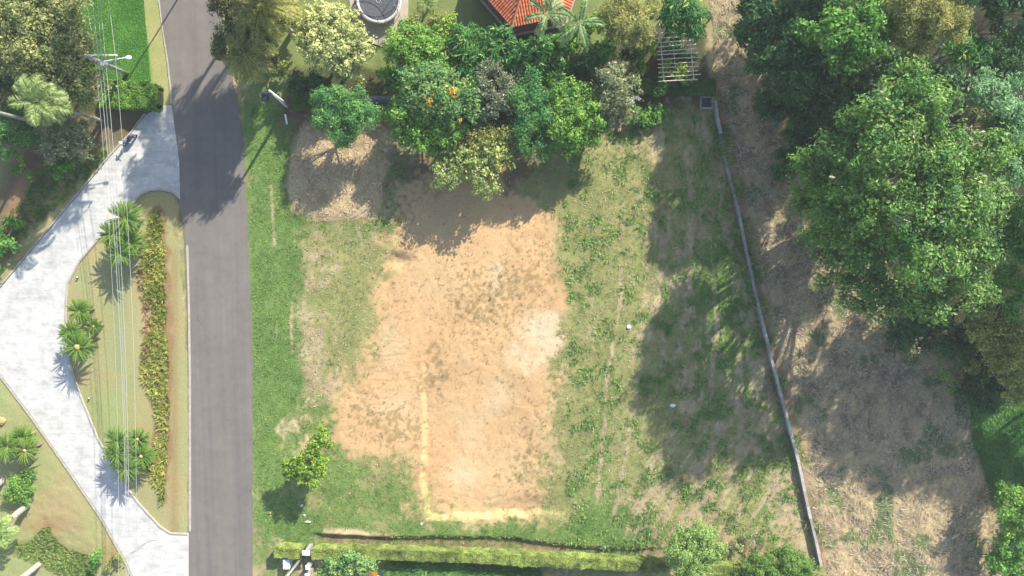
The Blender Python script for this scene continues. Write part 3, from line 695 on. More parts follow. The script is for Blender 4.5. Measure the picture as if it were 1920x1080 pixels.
# gazebo -------------------------------------------------------------
def gazebo():
    zE = 3.0; s = 105*mpp(zE); C0 = P(960, 50, zE); rot = math.radians(71.5)
    cen = C0+s*np.array([math.cos(rot), math.sin(rot), 0])
    a0 = math.atan2(C0[1]-cen[1], C0[0]-cen[0])
    rt = empty('gazebo', (cen[0], cen[1], 0), 'hexagonal garden gazebo with orange clay tile roof at the top edge', 'gazebo')
    ang = [a0+math.pi/3*i for i in range(6)]
    # slab
    mb = MB(); V = []; R = s*1.0
    for z in (-.1, .3):
        for t in ang: V.append((cen[0]+R*math.cos(t), cen[1]+R*math.sin(t), z))
    F = [tuple(range(6, 12))]+[(i, (i+1) % 6, (i+1) % 6+6, i+6) for i in range(6)]
    mb.add(V, F, (.13, .075, .065)); mb.build('floor', M_tint, rt, tint=True)
    mb = MB()
    for i in range(6):
        p, q = np.array(V[6+i]), np.array(V[6+(i+1) % 6]); m = (p+q)/2; mb.box((m[0], m[1], .31), (np.linalg.norm(p-q)-.1, .18, .12), math.atan2(q[1]-p[1], q[0]-p[0]), col=(.3, .28, .27))
    mb.build('kerb', M_tint, rt, tint=True)
    for t in ang:
        mb = MB(); x, y = cen[0]+.85*s*math.cos(t), cen[1]+.85*s*math.sin(t); mb.box((x, y, 1.6), (.22, .22, 2.6), t, col=(.3, .2, .14)); mb.build('post', M_tint, rt, tint=True)
    # roof: tile rows as half-round ridges running down each slope
    mb = MB(); apex = np.array([cen[0], cen[1], zE+1.7]); rg = np.random.default_rng(2)
    for i in range(6):
        A = np.array([cen[0]+s*math.cos(ang[i]), cen[1]+s*math.sin(ang[i]), zE]); B = np.array([cen[0]+s*math.cos(ang[(i+1) % 6]), cen[1]+s*math.sin(ang[(i+1) % 6]), zE])
        mid = (A+B)/2; down = mid-apex; Ls = np.linalg.norm(down); down /= Ls; ed = (B-A)/np.linalg.norm(B-A); nr = np.cross(ed, down); nr *= np.sign(nr[2])
        mb.add([A, B, apex-np.array([0, 0, .02])], [(0, 1, 2)], (.36, .11, .05))
        nt_ = 21; rows = 13
        for k in range(nt_):
            u = (k+.5)/nt_*s-s/2
            tl = Ls*(1-abs(u)/(s/2)*1.0)
            start = Ls-tl
            rr = np.arange(rows)*Ls/rows
            for r0 in rr:
                r1 = r0+Ls/rows*1.05
                if r1 < start+.1: continue
                r0_ = max(r0, start+.03)
                c = np.array([.62, .17, .065])*(.75+.45*rg.random()); 
                if rg.random() < .12: c = np.array([.5, .27, .16])
                p0 = apex+down*r0_+ed*u; p1 = apex+down*r1+ed*u+nr*.025
                Vt = []; w_ = s/nt_*.42
                for p_ in (p0, p1):
                    for th in np.linspace(0, math.pi, 5): Vt.append(p_+ed*math.cos(th)*w_+nr*math.sin(th)*w_*.9)
                mb.add(Vt, [(j, j+1, j+6, j+5) for j in range(4)], c)
    mb.build('roof', M_tint, rt, tint=True)
    mb = MB()
    for t in ang: mb.tube([apex+np.array([0, 0, .05]), (cen[0]+s*math.cos(t), cen[1]+s*math.sin(t), zE+.06)], .13, 8, col=(.45, .14, .07))
    mb.build('ridge', M_tint, rt, tint=True)
    mb = MB()
    for i in range(6):
        A = np.array([cen[0]+s*math.cos(ang[i]), cen[1]+s*math.sin(ang[i]), zE-.06]); B = np.array([cen[0]+s*math.cos(ang[(i+1) % 6]), cen[1]+s*math.sin(ang[(i+1) % 6]), zE-.06]); m = (A+B)/2
        mb.box(m, (np.linalg.norm(B-A), .05, .16), math.atan2(B[1]-A[1], B[0]-A[0]), col=(.6, .55, .5))
    mb.build('fascia', M_tint, rt, tint=True)
gazebo()

# trampoline ----------------------------------------------------------
def trampoline():
    z = .95; c = P(710, 0, z); R = 41*mpp(z)
    sheet('patio', [(652, -60), (655, 0), (662, 40), (668, 62), (690, 78), (716, 88), (745, 78), (764, 50), (766, 10), (764, -60)], .05, M_slab)
    rt = empty('trampoline', (c[0], c[1], 0), 'round black trampoline with white padded rim cut by the top edge', 'trampoline')
    n = 64
    def ring(r0, r1, z0, z1, colr, mat, name, thick=.06):
        mb = MB(); V = []
        for k in range(n):
            t = 2*math.pi*k/n; w_ = 1+.012*math.sin(t*8)
            V += [(c[0]+r0*math.cos(t), c[1]+r0*math.sin(t), z0), (c[0]+r1*w_*math.cos(t), c[1]+r1*w_*math.sin(t), z1), (c[0]+r1*w_*math.cos(t), c[1]+r1*w_*math.sin(t), z1-thick), ((c[0]+(r0+r1)/2*math.cos(t)), c[1]+(r0+r1)/2*math.sin(t), z0+.035)]
        F = []
        for k in range(n):
            a = k*4; b_ = ((k+1) % n)*4; F += [(a, b_, b_+3, a+3), (a+3, b_+3, b_+1, a+1), (a+1, b_+1, b_+2, a+2)]
        mb.add(V, F, colr); mb.build(name, mat, rt, True, tint=True)
    ring(R*.88, R*1.02, z, z-.02, (.62, .60, .57), M_tint, 'rim_pad')
    mb = MB(); V = [(c[0], c[1], z-.06)]+[(c[0]+R*.9*math.cos(2*math.pi*k/n), c[1]+R*.9*math.sin(2*math.pi*k/n), z-.03) for k in range(n)]
    mb.add(V, [(0, 1+k, 1+(k+1) % n) for k in range(n)], (.075, .078, .088)); mat_o = mb.build('jumping_mat', M_tint, rt, tint=True)
    # rounded rectangle printed on the mat
    mb = MB(); lp = []
    q = P(709, 0, z); 
    for (dx, dy) in [(-.17, .3), (-.17, -.1), (-.1, -.22), (0, -.26), (.1, -.22), (.17, -.1), (.17, .3)]: lp.append((q[0]+dx, q[1]+dy, z-.035))
    mb.tube(lp, .022, 4, col=(.5, .5, .5)); mb.build('printed_mark', M_tint, rt, tint=True)
    for k in range(6):
        t = 2*math.pi*(k+.5)/6; x, y = c[0]+R*1.0*math.cos(t), c[1]+R*1.0*math.sin(t)
        mb = MB(); mb.tube([(x, y, .0), (x, y, 2.4), (x-.1*math.cos(t), y-.1*math.sin(t), 2.55)], .03, 6, col=(.35, .36, .38)); mb.build('net_pole', M_tint, rt, tint=True)
    # netting: coarse mesh of fine cords
    mb = MB()
    for k in range(48):
        t = 2*math.pi*k/48; x, y = c[0]+R*.97*math.cos(t), c[1]+R*.97*math.sin(t); mb.tube([(x, y, z), (x, y, 2.45)], .006, 3, col=(.03, .03, .04))
    for zz in np.linspace(z+.1, 2.45, 10):
        mb.tube([(c[0]+R*.97*math.cos(2*math.pi*k/32), c[1]+R*.97*math.sin(2*math.pi*k/32), zz) for k in range(33)], .006 if zz < 2.4 else .03, 3, col=(.03, .03, .04))
    mb.build('safety_net', M_tint, rt, tint=True)
trampoline()

# pergola --------------------------------------------------------------
def pergola():
    z = 2.5
    b = P(1272, 105); rt = empty('pergola', (b[0], b[1], 0), 'open timber lattice pergola of pale poles at the garden corner', 'pergola')
    rg = np.random.default_rng(3)
    xs = [(1236, 40, 1245, 153), (1262, 75, 1268, 150), (1293, 70, 1301, 148)]
    for i, (x0, y0, x1, y1) in enumerate(xs):
        mb = MB(); a = P(x0, y0, z-.1); c = P(x1, y1, z-.1); mb.tube([a, c], .055 if i != 1 else .03, 6); mb.build('beam', M_wood, rt)
    for k in range(12):
        y = 62+k*8.1; a = P(1230+k*.4+rg.normal(), y+2+rg.normal()*.7, z); c = P(1304+k*.7+rg.normal()*2, y-3+rg.normal()*.7, z+.03)
        mb = MB(); mb.tube([a, (a+c)/2+rg.normal(0, .03, 3), c], .042, 6); mb.build('batten', M_wood, rt)
    for (x, y) in [(1237, 60), (1245, 150), (1294, 75), (1301, 146)]:
        q = P(x, y, z); mb = MB(); mb.box((q[0], q[1], z/2-.1), (.12, .12, z-.1)); mb.build('post', M_wood, rt)
pergola()

# power poles and wires ---------------------------------------------------
def power_pole():
    b = P(238, 138); t = P(161, 104, 8.6)
    b[:2] = b[:2]; rt = empty('power_pole', b, 'tall concrete power pole with crossarm and lamp arm on the green lawn', 'power pole')
    mb = MB(); mb.tube([(b[0], b[1], -.1), (b[0]*.5+t[0]*.5, b[1]*.5+t[1]*.5, 4.3), (t[0], t[1], 8.6)], [.20, .16, .12], 10); mb.build('shaft', M_conc, rt, True)
    mb = MB(); a = P(160, 104, 8.3); c = P(220, 103, 8.3); mb.box(((a[0]+c[0])/2, (a[1]+c[1])/2, 8.3), (c[0]-a[0], .12, .12), 0.0); mb.build('crossarm', M_wood, rt)
    mb = MB(); c2 = P(183, 110, 7.4); c3 = P(205, 112, 7.4); mb.tube([P(178, 113, 7.0), P(200, 117, 7.2), P(219, 110, 7.3)], .05, 6); mb.build('crossarm', M_grey, rt)
    mb = MB(); mb.tube([P(187, 116, 6.9), P(212, 112, 7.1), P(236, 108, 7.1)], .04, 6); mb.build('lamp_arm', M_white, rt)
    mb = MB(); mb.blob(P(241, 108, 7.1), (.28, .17, .1), 12, 8); mb.build('lamp_head', M_white, rt, True)
    for px in (163, 171, 183, 197, 217):
        q = P(px, 104, 8.4); mb = MB(); mb.tube([q, q+np.array([0, 0, .28])], [.06, .04], 6); mb.build('insulator', M_white, rt)
    mb = MB(); q = P(197, 121, 6.2); mb.tube([q-np.array([0, 0, .35]), q+np.array([0, 0, .35])], .2, 10); mb.build('transformer', M_grey, rt)
power_pole()
wl = [('leftmost thin overhead wire passing left of the crossarm', 160, 178, 210, 217, .020), ('thick pale overhead wire second from the left', 171, 184, 219, 229, .030),
      ('thin overhead wire in the middle of the bundle', 181, 190, 221, 232, .020), ('thick pale overhead wire right of the middle one', 186, 197, 223, 236, .030), ('rightmost overhead wire standing apart from the bundle', 202, 216, 241, 251, .024)]
for lab, xt, xm, x5, x8, r in wl:
    A = P(xm, 103, 8.55); B8 = P(x8, 810, 7.6); B = A+(B8-A)*1.6; B[2] = 8.5
    T = P(xt, 0, 8.3); Tt = A+(T-A)*4; Tt[2] = 8.6
    M = MB(); pts = []
    for i in range(13):
        t = i/12; q = Tt*(1-t)+A*t; q[2] = 8.55-1.2*4*t*(1-t)*.4; pts.append(q)
    for i in range(1, 33):
        t = i/32; q = A*(1-t)+B*t; q[2] = 8.55-1.3*4*t*(1-t); pts.append(q)
    M.tube(pts, r*.72, 5); o = M.build('overhead_wire', M_cable); tag(o, lab, 'wire', 'overhead wires along the left side')
def street_pole():
    b = P(538, 198); t = P(505, 170, 5.6); rt = empty('street_pole', b, 'short tapered white utility pole in the shade above the grass verge', 'pole')
    mb = MB(); mb.tube([(b[0], b[1], -.1), (t[0], t[1], 5.6)], [.2, .09], 10); mb.build('shaft', M_white, rt, True)
    for k, zz in enumerate((5.4, 5.0)):
        mb = MB(); q = P(500, 176+8*k, zz); mb.box(q, (1.0, .07, .07), .1); mb.build('crossarm', M_dark, rt)
    mb = MB(); q = P(497, 182, 5.1); mb.box(q, (.5, .7, .4)); mb.build('meter_box', M_dark, rt)
    b = P(538, 232); rt = empty('marker_post', b, 'short white marker post standing below the tapered white pole', 'post')
    mb = MB(); q = P(535, 216, 1.1); mb.tube([(b[0], b[1], -.05), (q[0], q[1], 1.1)], .09, 8); mb.blob((q[0], q[1], 1.1), .1, 8, 6); mb.build('shaft', M_white, rt)
street_pole()
def leaning_pole():
    b = P(567, 1044); t = P(520, 1104, 7.5); rt = empty('lamp_pole', b, 'tall pale pole rising from the gap in the clipped hedge', 'pole')
    mb = MB(); mb.tube([(b[0], b[1], -.1), (t[0], t[1], 7.5)], [.15, .09], 10); mb.build('shaft', M_conc, rt, True)
    for px, py, lab in [(574, 1037, 'white capped gate pillar set in the clipped hedge'), (577, 1064, 'middle white gate pillar below the hedge'), (576, 1080, 'white gate pillar cut by the bottom edge')]:
        q = P(px, py, 1.6); r = empty('gate_pillar', (q[0], q[1], 0), lab, 'pillar', 'white gate pillars at the bottom hedge')
        mb = MB(); mb.box((q[0], q[1], .75), (.34, .34, 1.6)); mb.build('shaft', M_conc, r)
        mb = MB(); mb.box((q[0], q[1], 1.6), (.7 if py < 1050 else .42, .42, .14)); mb.box((q[0], q[1], 1.71), (.5 if py < 1050 else .3, .3, .08)); mb.build('cap', M_white, r)
    q = P(537, 1058, .9); r = empty('utility_box', (q[0], q[1], 0), 'pale blue grey utility box in the hedge shadow beside the pole', 'utility box')
    mb = MB(); mb.box((q[0], q[1], .42), (.56, .9, .95)); mb.build('body', M_lbox, r)
    mb = MB(); mb.box((q[0], q[1], .93), (.64, .98, .08), taper=.93); mb.build('lid', M_lbox, r)
leaning_pole()
# motor scooter parked on the driveway edge
def scooter():
    c = P(246, 264); d = P(237, 269)-P(256, 254); th = math.atan2(d[1], d[0]); f = np.array([math.cos(th), math.sin(th), 0]); s = np.array([-f[1], f[0], 0])
    rt = empty('motor_scooter', c, 'dark motor scooter with white headlight parked on the shaded edge of the driveway', 'scooter')
    for k in (-.62, .62):
        mb = MB(); q = c+f*k+np.array([0, 0, .27]); mb.tube([q+np.array([f[0]*.21*math.cos(a), f[1]*.21*math.cos(a), .21*math.sin(a)]) for a in np.linspace(0, 2*math.pi, 17)], .06, 6); mb.build('wheel', M_dark, rt, True)
    mb = MB(); mb.tube([c+f*-.75+np.array([0, 0, .6]), c+f*-.3+np.array([0, 0, .62]), c+f*0+np.array([0, 0, .35]), c+f*.3+np.array([0, 0, .4]), c+f*.5+np.array([0, 0, .85])], [.12, .19, .16, .17, .12], 10); mb.build('body', M_scoot, rt, True)
    mb = MB(); mb.tube([c+f*-.72+np.array([0, 0, .78]), c+f*-.4+np.array([0, 0, .8]), c+f*-.08+np.array([0, 0, .74])], [.1, .16, .11], 10); mb.build('seat', M_dark, rt, True)
    mb = MB(); mb.tube([c+f*.42+s*.36+np.array([0, 0, 1.0]), c+f*.5+np.array([0, 0, .98]), c+f*.42-s*.36+np.array([0, 0, 1.0])], .03, 6); mb.build('handlebar', M_dark, rt)
    mb = MB(); mb.blob(c+f*.56+np.array([0, 0, .98]), (.17, .17, .13), 10, 7); mb.build('headlight', M_white, rt, True)
M_scoot = simple('scooter_paint', (.04, .05, .11), .35, .1, 3)
scooter()
# small litter
def lump(name, px, py, r, mat, label, cat, seed=1, sc_=(1, 1, .6), group=None):
    p = P(px, py); g = float(gz(np.array([p[0]]), np.array([p[1]]))[0]); mb = MB(); mb.blob((p[0], p[1], g+r*.35), (r*sc_[0], r*sc_[1], r*sc_[2]), 10, 7, .14, seed=seed)
    o = mb.build(name, mat, None, False); tag(o, label, cat, group); return o
lump('plastic_bag', 1179, 613, .20, M_white, 'crumpled white plastic bag lying on the sunny grass', 'bag', 3)
lump('plastic_bag', 1261, 760, .22, M_white, 'crumpled white plastic bag at the edge of the tree shadow', 'bag', 4, (1.2, .8, .6))
lump('boulder', 4, 788, .42, M_tan, 'round tan boulder on the lawn cut by the left edge', 'boulder', 5)
lump('stone', 566, 948, .16, M_rock, 'pale stone beside the small lime tree shadow', 'stone', 6)
lump('stone', 571, 966, .13, M_rock, 'pale stone midway down the row below the small lime tree', 'stone', 7)
lump('stone', 578, 978, .18, M_rock, 'elongated pale stone at the bend of the stone row', 'stone', 8, (1.6, .7, .6))
lump('stone', 790, 982, .14, M_rock, 'pale stone at the corner of the bare soil pad', 'stone', 9)
lump('rock', 500, 117, .42, M_white, 'white boulder beneath the olive palm fronds by the road', 'rock', 10, (1.3, .9, .6))
p = P(1453, 236); rt = empty('bucket', p, 'small blue bucket in the shade of the dry track', 'bucket')
mb = MB(); mb.tube([(p[0], p[1], .05), (p[0], p[1], .45)], [.16, .21], 12, cap=False); mb.tube([(p[0], p[1], .3), (p[0], p[1], .32)], .18, 12); mb.build('body', M_blue, rt, True)
mb = MB(); mb.tube([(p[0]+.2*math.cos(a), p[1]+.05, .45+.14*math.sin(a)) for a in np.linspace(0, math.pi, 9)], .012, 4); mb.build('handle', M_dark, rt)
# lawn sprinkler heads
for px, py, lab in [(168, 747, 'small dark lawn fixture near the lower driveway kerb'), (146, 521, 'small dark lawn fixture near the driveway bend')]:
    p = P(px, py); rt = empty('sprinkler', p, lab, 'sprinkler', 'fixtures in the island lawn')
    mb = MB(); mb.tube([(p[0], p[1], -.02), (p[0], p[1], .22)], .07, 8); mb.build('body', M_dark, rt); mb = MB(); mb.blob((p[0]+.08, p[1]+.05, .22), .07, 8, 6); mb.build('nozzle', M_white, rt)

# ------------------------------------------------------------------ hedges
def hedge(name, label, pts, wd, h, ca_, cb_, L=.12, lai=5, rag=.06, holes=None, cat='hedge', z0=0):
    """pts: pixels of the hedge top centreline at height h"""
    _seed[0] += 1; rg = np.random.default_rng(3000+_seed[0])
    W = np.array([P(a, b, h)[:2] for a, b in pts]); b = W[0]
    rt = empty(name, (b[0], b[1], 0), label, cat)
    seg = np.linalg.norm(W[1:]-W[:-1], axis=1); tot = seg.sum(); cum = np.concatenate([[0], np.cumsum(seg)])
    per = wd+2*h*.9; n = int(lai*tot*per/(.5*L*L*.55))
    s = rg.random(n)*tot; i = np.clip(np.searchsorted(cum, s)-1, 0, len(seg)-1); f = ((s-cum[i])/seg[i])[:, None]
    c = W[i]*(1-f)+W[i+1]*f; d = unit(np.column_stack([W[i+1]-W[i], np.zeros(n)]))[:, :2]; nr = np.stack([-d[:, 1], d[:, 0]], 1)
    u = rg.random(n)*per-per/2; depth = rg.random(n)**2*.18
    bumpy = rag*(2*fbm(s, u, .8, 3, 3))
    top = np.abs(u) < wd/2
    hh = h+bumpy
    off = np.where(top, u, np.sign(u)*(wd/2-depth+bumpy)); zz = np.where(top, hh-depth, hh-(np.abs(u)-wd/2)/.9)
    zz = np.maximum(zz, .05)
    ends = .12*np.sin(s*3)
    pos = np.column_stack([c+nr*off[:, None], zz])
    no = np.where(top[:, None], np.array([[0, 0, 1.0]]), np.column_stack([nr*np.sign(u)[:, None], np.full(n, .3)]))
    no = unit(no+rg.normal(0, .45, (n, 3))); ax = unit(np.cross(no, rg.normal(size=(n, 3))))
    Ls = L*(.7+.6*rg.random(n)); V, F = leafquads(pos-ax*Ls[:, None]*.5, ax, no, Ls, Ls*.55)
    cl = .5+1.3*fbm(s, u, .7, 1, 3); C = leafcols(n, ca_, cb_, (.22, .16, .08), cl, rg, .18, .04); C *= (1+.45*fbm(s, u*0, 2.2, 4, 3))[:, None]
    npmesh('foliage', V, F, M_leaf, rt, np.repeat(C, 4, 0))
    mb = MB()
    for k in range(int(tot/.6)):
        sk = (k+.5)*.6; j = min(np.searchsorted(cum, sk)-1, len(seg)-1); g_ = (sk-cum[j])/seg[j]; q = W[j]*(1-g_)+W[j+1]*g_
        mb.tube([(q[0], q[1], -.05), (q[0]+.05, q[1], h*.5), (q[0]+.15*rg.normal(), q[1]+.1*rg.normal(), h*.85)], [.04, .03, .01], 5)
    # woody core that stops light leaking straight through
    for j in range(len(seg)):
        q = (W[j]+W[j+1])/2; dd = W[j+1]-W[j]; mb.box((q[0], q[1], h*.42), (seg[j]+.02*0-.004, wd*.55, h*.8), math.atan2(dd[1], dd[0]))
    mb.build('stems', M_core, rt)
M_core = simple('hedge_core', (.045, .06, .025), .95, .3, 6)
YG = ((.11, .16, .04), (.25, .31, .085)); MG = ((.07, .17, .025), (.14, .27, .04)); DG = ((.035, .10, .03), (.07, .15, .04))
hedge('clipped_hedge', 'short clipped yellow green hedge left of the white gate pillar', [(514, 1036), (566, 1040)], .95, 1.3, *YG, rag=.12)
hedge('clipped_hedge', 'long clipped yellow green hedge along the bottom of the lot', [(584, 1040), (700, 1040), (820, 1044), (940, 1050), (1060, 1055), (1160, 1060), (1255, 1066)], .95, 1.3, *YG, rag=.13)
hedge('clipped_hedge', 'clipped yellow green hedge between the two round trees at the bottom', [(1325, 1069), (1392, 1072)], .9, 1.5, *YG)
hedge('broad_hedge', 'broad bright green hedge at the end of the green lawn', [(188, 175), (240, 178), (293, 181)], 2.3, 1.3, *MG, L=.2, rag=.16)
hedge('garden_hedge', 'dark green clipped hedge below the pergola', [(1192, 160), (1270, 160), (1343, 161)], 1.3, 1.5, *DG, L=.16, rag=.08)
hedge('low_hedge', 'short dark green hedge beside the tapered white pole', [(546, 190), (592, 188)], 1.3, 1.0, *DG, L=.16, rag=.1)

# ------------------------------------------------------------------ trees and shrubs
TG = None
tree('olive_leafed_tree', 'large yellow olive leafed tree filling the top left corner', 'tree', [(40, 30, 62, 6), (110, 20, 50, 6), (70, 95, 62, 6.5), (130, 85, 48, 6), (25, 100, 45, 5.5), (150, 140, 42, 5.2), (110, 150, 48, 5.4), (160, 180, 26, 4.2), (85, 160, 35, 5), (-30, 60, 60, 6)], 'olive', tr=.25)
tree('dark_shrub_tree', 'dark blue green small tree at the left edge above the two palms', 'tree', [(10, 130, 34, 4), (30, 150, 25, 3.5), (-20, 140, 30, 4)], 'dark')
tree('bush', 'blue green bushy shrub at the left edge under the palm trunk', 'bush', [(20, 240, 34, 2.6), (48, 255, 22, 2.2), (-10, 270, 30, 2.2), (30, 215, 20, 2.5)], 'feather', lai=.8)
tree('flowering_shrub', 'pale olive frangipani like shrub beside the driveway bend', 'shrub', [(120, 255, 34, 2.6), (150, 275, 26, 2.2), (100, 280, 26, 2.2), (145, 245, 24, 2.6), (95, 250, 20, 2.4)], 'greyol', lai=.75, extra=[(135, 262, 5, 3, (.6, .42, .1), 12)])
tree('bush', 'deep green round bush below the pale olive shrub', 'bush', [(112, 312, 22, 1.3), (125, 300, 16, 1.2)], 'bright')
tree('bush', 'green bush at the left edge beside the pinkish bare soil', 'bush', [(8, 455, 22, 1.1), (-5, 490, 20, 1.0), (25, 425, 14, .9)], 'bright')
tree('bush', 'small bright bush in the shade between the soil and the olive shrub', 'bush', [(35, 310, 13, .9), (60, 330, 10, .8)], 'fresh')
palm('fan_palm', 'tall palm with pale green crown and long slender grey trunk at the left', (74, 190, 8.2), (192, 226), 22, 2.4, 1.6, 26, .75, .11, (.16, .24, .07), (.36, .44, .16), tr=.14)
palm('fan_palm', 'palm whose grey trunk leaves the picture at the left edge', (-62, 196, 10.5), (88, 234), 22, 2.4, 1.6, 26, .75, .11, (.16, .24, .07), (.36, .44, .16), tr=.14)

# cycads
cyc_a, cyc_b = (.04, .13, .018), (.20, .32, .045)
CY = [((236, 409, 3.1), 1.55, None, 'bright rosette sago palm highest on the island lawn', 'a'),
      ((212, 440, 2.9), 1.25, None, 'sago palm at the left of the upper island cluster', 'a'),
      ((247, 456, 2.3), 1.30, None, 'sago palm at the right of the upper island cluster near the shrub bed', 'a'),
      ((224, 474, 2.6), 1.25, None, 'sago palm lowest in the upper island cluster', 'a'),
      ((150, 583, 2.2), 1.10, None, 'sago palm highest in the middle cluster beside the driveway', 'b'),
      ((132, 623, 2.3), 1.05, None, 'sago palm overhanging the driveway in the middle cluster', 'b'),
      ((176, 612, 1.5), .80, .13, 'smallest sago palm with brown heart right in the middle cluster', 'b'),
      ((147, 650, 2.5), 1.40, .28, 'sago palm with large tan cone lowest in the middle cluster', 'b'),
      ((221, 827, 2.7), 1.25, None, 'sago palm highest on the left of the lower island cluster', 'c'),
      ((259, 823, 1.8), 1.00, .17, 'sago palm with tan cone at the upper right of the lower island cluster', 'c'),
      ((219, 853, 2.7), 1.20, .12, 'sago palm with dark heart left in the lower island cluster', 'c'),
      ((266, 855, 2.0), 1.15, .20, 'sago palm with tan cone nearest the shrub bed in the lower cluster', 'c'),
      ((238, 878, 2.4), 1.25, None, 'sago palm lowest in the lower island cluster', 'c'),
      ((42, 820, 1.8), 1.15, None, 'sago palm furthest up in the cluster on the left lawn', 'd'),
      ((14, 838, 2.2), 1.30, None, 'sago palm at the left edge in the left lawn cluster', 'd'),
      ((48, 844, 2.2), 1.25, .18, 'sago palm with yellow fronds and tan cone on the left lawn', 'd')]
for cr_, L_, cone, lab, gr in CY:
    n_ = 64
    yb = (.28, .36, .07) if 'yellow' in lab else cyc_b
    palm('sago_palm', lab, (cr_[0], cr_[1], cr_[2]*.92), None, n_, L_*1.12, .6, 36, .15*L_/1.2, .032, cyc_a, yb, tr=.14, el=(-.25, .7), group='sago palms in clusters on the lawns', cat='cycad', ringed=False, cone=cone or .07, sweep=.9, vee=.12)

# top centre palms and trees
palm('date_palm', 'olive gold palm with long arching fronds over the road at the top', (492, 14, 6.6), (548, 62), 46, 3.3, 1.9, 50, .66, .055, (.14, .17, .04), (.50, .46, .13), tr=.2, el=(-.5, 1.0))
palm('date_palm', 'olive gold palm drooping over the verge below the other olive palm', (462, 102, 6.0), (506, 135), 44, 2.7, 2.0, 46, .6, .05, (.11, .15, .04), (.44, .41, .12), tr=.2, el=(-.6, .9))
tree('roadside_tree', 'dark leafy tree tangled between the two olive palms over the road', 'tree', [(430, 70, 32, 6), (440, 25, 34, 6.4), (470, 75, 36, 5.4), (415, 100, 20, 5.2), (505, 60, 30, 5), (412, 12, 20, 6), (500, 110, 24, 4), (520, 20, 24, 5)], 'oldark', base=(510, 100), lai=.8)
tree('cream_leafed_tree', 'cream yellow leafed tree beside the trampoline', 'tree', [(600, 50, 37, 4.2), (640, 55, 37, 4.4), (580, 85, 28, 3.8), (620, 92, 39, 4.4), (655, 100, 32, 4.0), (684, 88, 17, 3.6), (600, 30, 22, 3.8), (655, 130, 22, 3.2), (640, 115, 26, 3.6)], 'cream', tr=.2)
tree('round_shrub', 'small grey green shrub tucked below the cream leafed tree', 'shrub', [(645, 140, 13, 1.6), (632, 130, 10, 1.4)], 'pale')
tree('dragon_shrub', 'mid green feathery shrub right of the patio slab', 'shrub', [(765, 85, 41, 3.4), (800, 100, 39, 3.2), (775, 115, 34, 3.0), (740, 88, 25, 2.8), (815, 75, 23, 3.0)], 'fresh', lai=.9)
tree('yellow_shrub', 'yellow green shrub left of the heliconia thicket', 'shrub', [(838, 52, 18, 2.4), (828, 80, 16, 2.2), (850, 38, 12, 2)], 'lime', lai=.9)
for px, py, r, z, lab in [(868, 85, 34, 3.0, 'dark strap leafed shrub at the left end of the heliconia thicket'), (895, 122, 34, 2.8, 'dark strap leafed shrub lowest in the heliconia thicket'), (925, 92, 36, 3.0, 'dark strap leafed shrub left below the gazebo'),
                          (968, 112, 36, 3.0, 'dark strap leafed shrub straight below the gazebo corner'), (1012, 100, 34, 3.0, 'bright strap leafed shrub under the left garden palm'), (1035, 132, 28, 2.6, 'strap leafed shrub at the right end of the heliconia thicket'), (990, 140, 26, 2.4, 'strap leafed shrub with yellow leaves above the feathery trees')]:
    tree('strap_leafed_shrub', lab, 'shrub', [(px, py, r, z), (px+r*.5, py-r*.35, r*.55, z*.9), (px-r*.5, py+r*.3, r*.55, z*.85)], 'strap', tr=.08, group='strap leafed shrubs below the gazebo')
palm('garden_palm', 'garden palm with curved blade fronds overlapping the gazebo roof', (1025, 28, 6.5), None, 11, 2.6, 2.5, 34, .42, .10, (.10, .20, .05), (.42, .50, .24), tr=.12, el=(.0, 1.0), vee=.6, sweep=.9)
palm('garden_palm', 'garden palm with curved blade fronds right of the gazebo', (1087, 45, 6.0), None, 12, 2.6, 2.5, 34, .42, .10, (.07, .18, .05), (.34, .46, .20), tr=.12, el=(.0, 1.0), vee=.6, sweep=.9)
palm('small_palm', 'small star shaped palm on the lawn between trampoline and gazebo', (800, 8, 1.4), None, 14, 1.1, 1.2, 14, .4, .06, (.10, .18, .05), (.3, .36, .12), tr=.08)
tree('mango_tree', 'green tree with orange blossom clusters above the lot', 'tree', [(805, 165, 46, 5.0), (845, 180, 44, 5.0), (775, 190, 32, 4.4), (870, 205, 34, 4.6), (810, 150, 32, 5.0)], 'mango', extra=[(849, 174, 11, 6.1, (.75, .47, .08), 110), (807, 192, 11, 6.0, (.75, .52, .12), 90), (861, 225, 6, 5.4, (.7, .5, .12), 30)])
tree('leafy_tree', 'fresh green tree between the straw heap and the sparse tree', 'tree', [(770, 215, 38, 3.9), (800, 245, 40, 3.7), (835, 235, 40, 3.9), (815, 262, 29, 3.3), (765, 245, 27, 3.3), (775, 175, 22, 3.5)], 'fresh')
tree('grey_leafed_tree', 'grey green tree with dark heart among the upper trees', 'tree', [(925, 155, 34, 4.6), (915, 190, 36, 4.4), (950, 180, 29, 4.4), (905, 215, 25, 4.0)], 'grey')
tree('olive_shrub', 'soft olive green shrub above the sparse tree', 'shrub', [(905, 250, 43, 3.4), (945, 250, 29, 3.2), (875, 262, 29, 3.2)], 'oakol')
tree('sparse_tree', 'sparse yellow green tree with pale bare branches showing', 'tree', [(845, 325, 30, 3.4), (885, 300, 34, 3.7), (925, 290, 30, 3.6), (905, 335, 30, 3.4), (860, 285, 24, 3.4), (925, 352, 16, 2.7), (822, 348, 14, 2.7), (948, 300, 18, 3.2)], 'sparse', bark=M_pbark, lai=1.0, show=.8, tr=.13, extra=[(938, 318, 6, 4.6, (.6, .42, .1), 22)])
